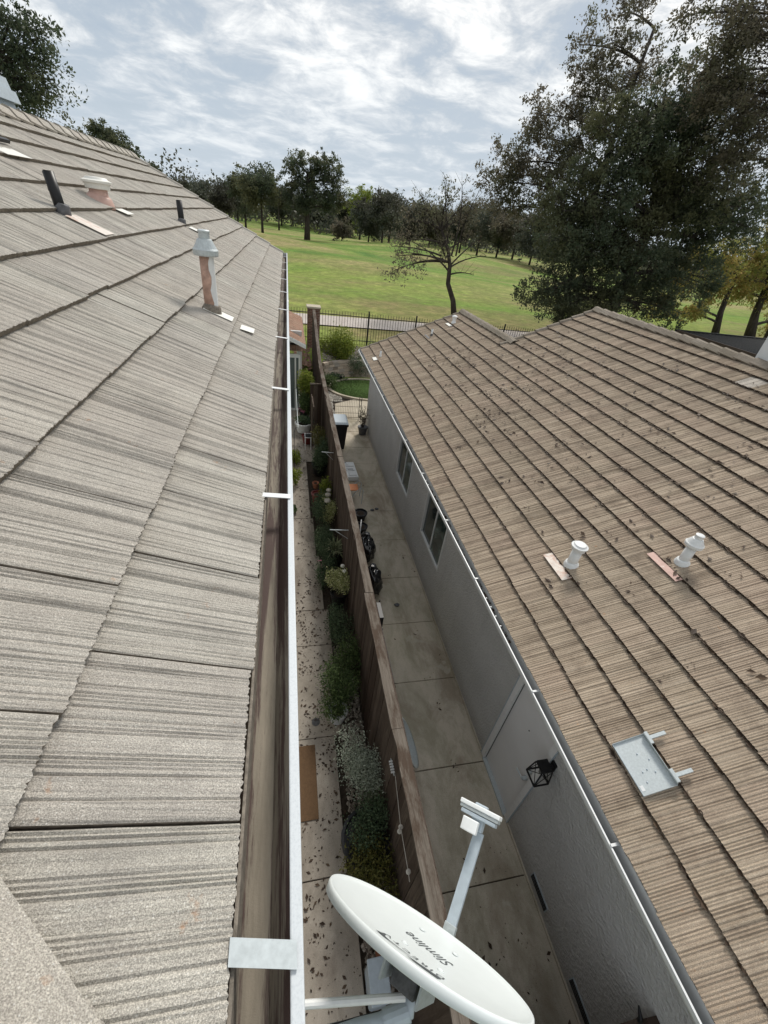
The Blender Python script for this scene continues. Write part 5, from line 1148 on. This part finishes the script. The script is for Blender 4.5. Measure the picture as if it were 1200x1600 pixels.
pot('dark pot under the cream variegated plant', .90, 5.72, .16, .40, 'black'); shrub('variegated_shrub', 'round cream and lime variegated plant beside the fence', (.88, 5.74, .62), (.20, .24, .24), 2000, .034, 'lfCream')
pot('dark pot of the spiky strap-leaved plant', .96, 6.9, .14, .42, 'black')
sp_ = empty('spiky_plant', (.95, 6.9, .4), 'spiky pale strap-leaved plant against the fence', 'plant'); m = MB()
for _ in range(120):
    a = U(0, 6.28); el = U(.1, 1.4); L = U(.22, .40); d = Vector((math.cos(a)*math.cos(el), math.sin(a)*math.cos(el), math.sin(el))); s = d.cross(Vector((0, 0, 1))).normalized()*.008
    p0 = Vector((.93, 6.9, .44)); p1 = p0+d*L*.6; p2 = p0+d*L+Vector((0, 0, -.10*math.cos(el))); m.quad(p0-s, p0+s, p1+s, p1-s); m.quad(p1-s, p1+s, p2+s*.1, p2-s*.1)
m.build('strap_leaves', MT['lfAgave'], sp_, fix=False)
for (lb, c, R, n, s, mt) in [('long dark green hedge-like bush left of the spiky plant', (.74, 7.3, .30), (.24, .75, .28), 3600, .036, 'lfDeep'), ('dark green bush with pinkish flowers in front of the variegated plant', (.70, 6.35, .24), (.18, .40, .22), 1700, .034, 'lfDeep'),
    ('deep green bush under the stone ornaments', (.74, 8.55, .34), (.24, .50, .30), 2600, .040, 'lfDeep'), ('olive bush with pale tips next to the stone ornaments', (.88, 8.35, .48), (.18, .28, .24), 1300, .034, 'lfCream'),
    ('upright lime-green shrub behind the dark red pot', (.90, 9.35, .55), (.14, .22, .36), 900, .05, 'lfLime'), ('dark bush in the round pot beside the open gate', (.90, 11.1, .50), (.24, .42, .42), 2600, .05, 'lfDeep'), ('dark olive bush by the gate leaf', (.92, 11.9, .55), (.20, .34, .40), 1700, .05, 'lfOchre'),
    ('bright leafy shrub beside the sliding glass door', (.62, 15.3, 1.0), (.26, .34, .52), 1900, .07, 'lfLime'), ('darker lower leaves of the shrub by the sliding door', (.62, 15.1, .55), (.26, .34, .40), 1500, .07, 'lfGreen'),
    ('yellow-green weed clump against the house wall, nearer one', (.14, 10.3, .22), (.13, .22, .2), 500, .06, 'lfLime'), ('yellow-green weed clump against the house wall, farther one', (.14, 11.6, .22), (.14, .22, .2), 500, .06, 'lfLime'),
    ('low green clump at the gutter edge of the path', (.10, 8.9, .12), (.08, .16, .10), 240, .05, 'lfGreen')]:
    shrub('green_shrub', lb, c, R, n, s, mt)
scatter_leaves('pink_blossoms', [(.66+random.gauss(0, .05), 6.5+random.gauss(0, .15), .36) for _ in range(26)], .02, MT['pink'], label='small pink blossoms on the low bush beside the path', cat='blossoms')
# raised bed shrubs
def bedpt(px, py, z): return at_z(px, py, z)
for (lb, px, py, z, R, n, s, mt) in [('yellow-green upright bush in front of the iron fence', 527, 548, 1.0, (.75, .5, .62), 2600, .09, 'lfLime'), ('second lobe of the yellow-green bush by the brick pillar', 540, 545, 1.15, (.5, .5, .55), 1700, .09, 'lfLime'), ('dark clipped bush by the rake of the tan roof', 560, 552, 1.1, (.55, .5, .45), 2600, .05, 'lfDeep'),
    ('dark green mound at the foot of the wooden fence', 513, 576, .85, (.42, .36, .30), 1500, .06, 'lfGreen'), ('low green hedge tuft along the iron fence', 602, 528, 1.3, (.9, .3, .25), 1500, .07, 'lfGreen'), ('blackish low plant among the rocks', 528, 562, .95, (.42, .26, .18), 700, .07, 'lfDeep')]:
    P = bedpt(px, py, z); P.y = min(P.y, 21.6); P.x = at_y(px, py, P.y).x; P.z = gheight(P.x, P.y)+R[2]*.75; shrub('bed_shrub', lb, tuple(P), R, n, s, mt)
# pots and bits of the left yard
pot('round dark pot of the bush by the gate', .86, 10.95, .22, .34, 'black'); pot('small plain terracotta pot left of the gate bush', .70, 10.15, .09, .18, 'terra'); pot('dark red glazed pot near the lime shrub', .70, 9.42, .15, .30, 'red')
pot('white bowl planter with dark leaves near the sliding door', .48, 13.9, .28, .34, 'white'); shrub('bowl_plant', 'dark low leaves filling the white bowl planter', (.50, 13.95, .40), (.26, .30, .10), 1100, .05, 'lfDeep')
pot('square-looking black pot beside the sliding door', .52, 15.0, .16, .32, 'black'); pot('dark tub against the open gate leaf', .58, 13.0, .18, .28, 'red')
scatter_leaves('pink_flowers', [(.50+random.gauss(0, .06), 15.62+random.gauss(0, .08), 1.15+U(-.35, .35)) for _ in range(60)], .05, MT['pink'], label='pink flowers hanging at the frame of the sliding door', cat='flowers')
scatter_leaves('pink_flowers', [(.47+random.gauss(0, .05), 14.9+random.gauss(0, .08), .34+U(-.05, .08)) for _ in range(40)], .05, MT['pink'], label='pink flowers in the black pot on the ground', cat='flowers')
br_ = empty('blue_bag', (.62, 14.3, 0), 'blue crumpled plastic bag behind the white bowl planter', 'bag')
def crumple(name, c, R, mat, parent, seed=0, amp=.22):
    bm = bmesh.new(); bmesh.ops.create_icosphere(bm, subdivisions=4, radius=1)
    for v in bm.verts:
        n_ = v.co.copy(); k = 1+amp*noise.noise(n_*2.2+Vector((seed, 0, 0)))+amp*.6*abs(noise.noise(n_*5.5+Vector((seed, 3, 0)))); k *= 1-.15*max(0, n_.z)**2
        v.co = Vector((n_.x*R[0]*k, n_.y*R[1]*k, n_.z*R[2]*k))+Vector(c)
    me = bpy.data.meshes.new(name); bm.to_mesh(me); bm.free(); me.materials.append(MT[mat]); me.polygons.foreach_set('use_smooth', [True]*len(me.polygons)); return link(name, me, parent)
crumple('bag_body', (.62, 14.3, .12), (.2, .16, .12), 'blue', br_)
ch_ = empty('plant_stand', (.62, 12.75, 0), 'small white wire chair frame left of the gate leaf', 'stand')
for (x, y) in ((.50, 12.5), (.68, 12.5), (.50, 12.8), (.68, 12.8)): MB().tube([(x, y, 0), (x, y, .42)], .012, 5).build('leg', MT['white'], ch_)
MB().box(.48, .70, 12.48, 12.5, .42, .44).box(.48, .70, 12.8, 12.82, .42, .44).box(.48, .50, 12.5, 12.8, .42, .44).build('seat_frame', MT['white'], ch_); MB().box(.5, .68, 12.5, 12.8, .41, .42).build('seat', MT['black'], ch_)
# doormat, drain
mat_ = MB().box(-.02, .30, 2.12, 3.06, .006, .018).build('doormat', None, bevel=.004); t = NT('doormat_coir', .95, 0, .1); p = t.pos(); t.col(t.mix(t.ramp(t.noise(p, 30, 5, .7), [(.4, 0.), (.7, .6)]), (.15, .092, .052), (.10, .062, .038))).bump(t.noise(p, 300, 2, .8), .8, .004); mat_.data.materials.append(t.m); tag(mat_, 'brown rectangular doormat lying on the left path slab', 'doormat')
dr = empty('area_drain', (.335, 3.40, 0), 'small round drain cover set in the left path slab', 'drain'); MB().lathe([(.062, .004), (.062, .010), (.05, .010), (.05, .005)], (.335, 3.40, 0), 24).build('drain_ring', MT['rub'], dr)
for i in range(5): MB().box(.295, .375, 3.368+i*.016, 3.374+i*.016, .004, .009).build('drain_bar', MT['rub'], dr)
# stone ornaments on a shelf along the fence
for i, (x, y, z, r) in enumerate([(.93, 8.78, .80, .06), (.90, 8.60, .78, .07), (.87, 8.40, .74, .075)]):
    o = crumple('garden_stone', (x, y, z), (r, r*1.1, r*.6), 'stone', None, i, .15); tag(o, ['smallest pale stone ornament, farthest of the three by the fence', 'middle pale stone ornament of the three by the fence', 'largest pale stone ornament, nearest of the three by the fence'][i], 'stone', 'stone ornaments by the fence')
    post = MB().tube([(x, y, 0), (x, y, z-r*.45)], .012, 5).build('ornament_stake', MT['black'], o)
for i, (x, y) in enumerate([(.97, 5.95), (.99, 5.80)]):
    o = crumple('white_flower', (x, y, .86), (.04, .04, .035), 'petal', None, i+5, .2); tag(o, ['white flower head beside the fence, farther one', 'white flower head beside the fence, nearer one'][i], 'flower'); MB().tube([(x, y, .4), (x, y, .84)], .006, 5).build('flower_stalk', MT['lfGreen'], o)
# fence hooks, rope with pulley and white clip
for i, (y, x) in enumerate(((9.42, .78), (6.25, .72))):
    hk = MB().tube([(1.09, y, 1.5), (x, y, 1.52)], .010, 6).tube([(1.09, y, 1.28), (x+.1, y, 1.50)], .006, 5).build('plant_hook', MT['galv']); tag(hk, ['metal plant hook bracket on the fence above the lime shrub', 'metal plant hook bracket on the fence above the variegated plant'][i], 'hook')
cl_ = empty('rope_line', (1.05, 1.6, 1.3), 'pale rope with knots hanging along the near part of the fence', 'rope')
K1, K2, K3 = at_z(626, 1292, 1.40), at_z(638, 1362, 1.42), at_z(640, 1378, 1.42)
MB().tube([at_z(617, 1206, 1.45), K1, K2, K3], .0035, 6).build('rope_strand', MT['rope'], cl_)
for kq in (K1, K1+Vector((-.02, -.035, 0)), K2): MB().lathe([(.012, -.010), (.022, -.006), (.024, .002), (.012, .010), (.009, .0)], tuple(kq), 12, Matrix.Rotation(.5, 3, 'X')).build('rope_knot', MT['rope'], cl_)
IC = at_z(613, 1197, 1.45)
bt = empty('white_coil', (IC.x, IC.y, IC.z), 'white ribbed insulator on the fence above the silver plant', 'insulator')
for k in range(5): MB().obox((IC.x, IC.y+.05-k*.028, IC.z), (1, 0, 0), (0, 1, 0), (0, 0, 1), .028, .007, .009).build('rib', MT['white'], bt)
MB().tube([(IC.x, IC.y+.08, IC.z), (IC.x, IC.y-.10, IC.z)], .007, 6).build('coil_core', MT['galv'], bt)
th_ = empty('hose_reel', (.98, .85, .35), 'dark hose reel with pale hoop behind the satellite dish', 'hose reel')
MB().tube([(.98+.0, .85+.20*math.cos(a), .55+.20*math.sin(a)) for a in np.linspace(0, 6.28, 20)], .014, 6).build('reel_rim', MT['armg'], th_); MB().tube([(.80, .85, .55), (1.05, .85, .55)], .05, 12).build('reel_hub', MT['black'], th_); MB().box(.82, 1.05, .65, 1.05, .0, .30).build('reel_stand', MT['terra'], th_)
mb_ = empty('grey_meter_box', (.72, .62, .4), 'grey rounded plastic box behind the near edge of the dish', 'box'); MB().box(.68, .86, .42, .72, .0, .42).build('box_body', MT['armg'], mb_, bevel=.03); MB().box(.67, .87, .41, .73, .421, .45).build('box_lid', MT['armg'], mb_, bevel=.01)
# alley things
bn = empty('wheelie_bin', (1.55, 12.6, 0), 'tall black wheeled rubbish bin with greyish lid in the alley', 'bin')
x0, x1, y0, y1 = 1.27, 1.83, 12.36, 13.0
MB().hexa([(x0+.07, y0+.07, .06), (x1-.07, y0+.07, .06), (x1-.07, y1-.05, .06), (x0+.07, y1-.05, .06), (x0, y0, .98), (x1, y0, .98), (x1, y1, .98), (x0, y1, .98)]).build('bin_body', MT['black'], bn, bevel=.02)
MB().box(x0-.02, x1+.02, y0-.02, y1+.02, .90, .975).build('bin_rim', MT['black'], bn, bevel=.01)
MB().hexa([(x0-.03, y0-.03, .981), (x1+.03, y0-.03, .981), (x1+.03, y1+.05, .981), (x0-.03, y1+.05, .981), (x0+.03, y0+.04, 1.04), (x1-.03, y0+.04, 1.04), (x1-.03, y1, 1.07), (x0+.03, y1, 1.07)]).build('bin_lid', MT['armg'], bn, bevel=.012)
MB().tube([(x0+.05, y1+.08, 1.0), (x1-.05, y1+.08, 1.0)], .015, 8).build('bin_handle', MT['black'], bn)
for xx in (x0-.01, x1-.04): MB().tube([(xx, y1-.06, .1), (xx+.05, y1-.06, .1)], .1, 16).build('wheel', MT['black'], bn)
sb = empty('foam_tray', (1.75, 10.9, 0), 'white moulded foam packing tray lying in the alley', 'packing tray')
Mt = Matrix.Translation((1.66, 10.95, 0)) @ Matrix.Rotation(.05, 4, 'Z')
m = MB().box(-.30, .30, -.46, .46, .02, .16); o = m.build('tray_block', MT['white'], None, bevel=.015); o.parent = sb; o.matrix_parent_inverse = inv(sb); o.matrix_basis = Mt
for (a, b, c, d) in ((-.25, -.02, -.40, -.16), (.04, .26, -.38, -.20), (-.26, .24, -.10, -.06), (-.1, .22, .0, .03), (-.25, -.05, .10, .34), (.02, .26, .16, .20), (.05, .10, .25, .42)):
    o = MB().box(a, b, c, d, .161, .18).build('tray_ridge', MT['white'], None, bevel=.006); o.parent = sb; o.matrix_parent_inverse = inv(sb); o.matrix_basis = Mt
for (a, b, c, d) in ((.05, .2, -.02, -.0), (-.2, .1, .38, .42), (-.22, -.1, -.14, -.11), (.1, .24, -.34, -.30)):
    o = MB().box(a, b, c, d, .161, .1635).build('tray_slot', MT['rub'], None); o.parent = sb; o.matrix_parent_inverse = inv(sb); o.matrix_basis = Mt
op_ = empty('orange_step_stool', (1.7, 9.5, 0), 'small orange folding stool against the fence in the alley', 'stool')
MB().box(1.55, 1.80, 9.36, 9.68, .40, .425).build('seat', MT['orange'], op_, bevel=.006)
for (yy) in (9.33, 9.71): MB().tube([(1.52, yy, 0), (1.72, yy, .40), (1.86, yy, .52), (1.92, yy, .42), (1.90, yy, 0)], .009, 6).build('leg_frame', MT['armg'], op_)
pot('upper black pot lying against the fence past the orange stool', 1.76, 8.62, .17, .22, 'black'); pot('lower black pot next to the white hoop', 1.70, 8.05, .15, .22, 'black')
wh_ = MB().tube([(1.62+.12*math.cos(a)*.4, 7.75+.22*math.cos(a), .35+.22*math.sin(a)) for a in np.linspace(0, 6.28, 24)], .014, 6).build('white_hoop', MT['white']); tag(wh_, 'white plastic hoop leaning behind the black rubbish bags', 'hoop')
def bagobj(lb, c, R, s):
    e_ = empty('rubbish_bag', (c[0], c[1], 0), lb, 'rubbish bag', 'black rubbish bags by the fence'); crumple('bag_body', c, R, 'bag', e_, s, .28); MB().lathe([(.03, -.03), (.022, .0), (.06, .07), (.03, .06)], (c[0], c[1]+.02, c[2]+R[2]*.92), 10).build('bag_knot', MT['bag'], e_)
bagobj('slumped black rubbish bag, farther one by the fence', (1.66, 7.15, .30), (.20, .36, .34), 1); bagobj('full black rubbish bag, nearer one by the fence', (1.60, 6.05, .33), (.22, .30, .36), 6)
yb = empty('yellow_sack', (1.46, 4.75, 0), 'yellow printed sack leaning on the alley side of the fence', 'sack'); crumple('sack_body', (1.40, 4.72, .45), (.10, .34, .46), 'yellow', yb, 3, .14)
o = crumple('white_bag', (1.36, 4.25, .62), (.07, .16, .14), 'white', None, 9, .3); tag(o, 'crumpled white bag beside the yellow sack', 'bag')
tl = empty('metal_trellis', (1.5, 3.8, 0), 'dark metal garden trellis panels leaning against the fence', 'trellis')
for k in range(8):
    zt = 1.45-.02*k; MB().tube([(1.62-.03*k, 3.05+k*.19, .02), (1.28+.012*k, 3.05+k*.19, zt)], .008, 5).build('trellis_bar', MT['blackmetal'], tl)
for k in range(8): zz_ = .15+k*.18; MB().tube([(1.60-zz_*.2, 3.03, zz_), (1.40-zz_*.06, 4.42, zz_)], .006, 5).build('trellis_bar', MT['blackmetal'], tl)
MB().tube([(1.62, 3.03, 0), (1.30, 3.03, 1.45)], .012, 6).build('trellis_frame', MT['blackmetal'], tl); MB().tube([(1.42, 4.44, 0), (1.36, 4.44, 1.5)], .012, 6).build('trellis_frame', MT['blackmetal'], tl); MB().box(1.27, 1.33, 4.0, 4.3, 1.2, 1.6).build('trellis_post', MT['black'], tl)
bs = empty('grey_basin', (1.5, 2.7, 0), 'pale grey round tub standing on edge behind the fence cap', 'tub')
MB().lathe([(.0, -.02), (.26, -.02), (.31, .14), (.335, .145), (.335, .155), (.30, .15), (.25, .0), (0, .0)], (1.46, 2.72, .36), 32, Matrix.Rotation(math.radians(62), 3, 'Y')).build('tub_shell', MT['galv'], bs, smooth=True)
wr = empty('garden_hose', (1.35, 1.9, .3), 'dark coiled hose against the near alley side of the fence', 'hose'); MB().tube([(1.36+.03*math.sin(a*3), 1.95+.26*math.cos(a), .34+.26*math.sin(a)) for a in np.linspace(0, 12.5, 50)], .014, 6).build('hose_coil', MT['black'], wr)
pw = empty('potted_rose', (2.6, 14.0, 0), 'scrawny brown potted plant at the far corner of the grey wall', 'plant'); MB().lathe([(.12, 0), (.17, .26), (.19, .26), (.19, .30), (.15, .29), (0, .27)], (2.58, 13.8, 0), 16).build('pot_body', MT['rub'], pw)
m = MB()
for _ in range(22): a = Vector((2.58+U(-.05, .05), 13.8+U(-.05, .05), .27)); m.tube([a, a+Vector((U(-.2, .15), U(-.2, .2), U(.3, .8)))], [.008, .003], 4)
m.build('stem', MT['bark'], pw); piece('foliage', quads_mesh('foliage', leaf_arrays((2.55, 13.85, .75), (.2, .2, .35), 260, .05, .1), MT['lfBrown']), pw, Matrix.Identity(4))
for i, (x, y) in enumerate(((2.15, 9.0), (2.28, 9.05), (2.10, 5.62))):
    o = crumple('leaf_clod', (x, y, .02), (.05, .04, .022), 'rub', None, 20+i, .3); tag(o, ['dark leaf clod on the alley slab, left of a pair', 'dark leaf clod on the alley slab, right of a pair', 'single dark leaf clod in the middle of the alley'][i], 'clod')
sp2 = empty('garden_spotlight', (2.4, 19.4, .0), 'small black garden spotlight at the foot of the block wall', 'spotlight'); MB().tube([(2.4, 19.55, 0), (2.4, 19.55, .18)], .012, 5).build('spike', MT['black'], sp2); MB().tube([(2.4, 19.62, .22), (2.4, 19.50, .2)], [.05, .06], 10).build('lamp_head', MT['black'], sp2)
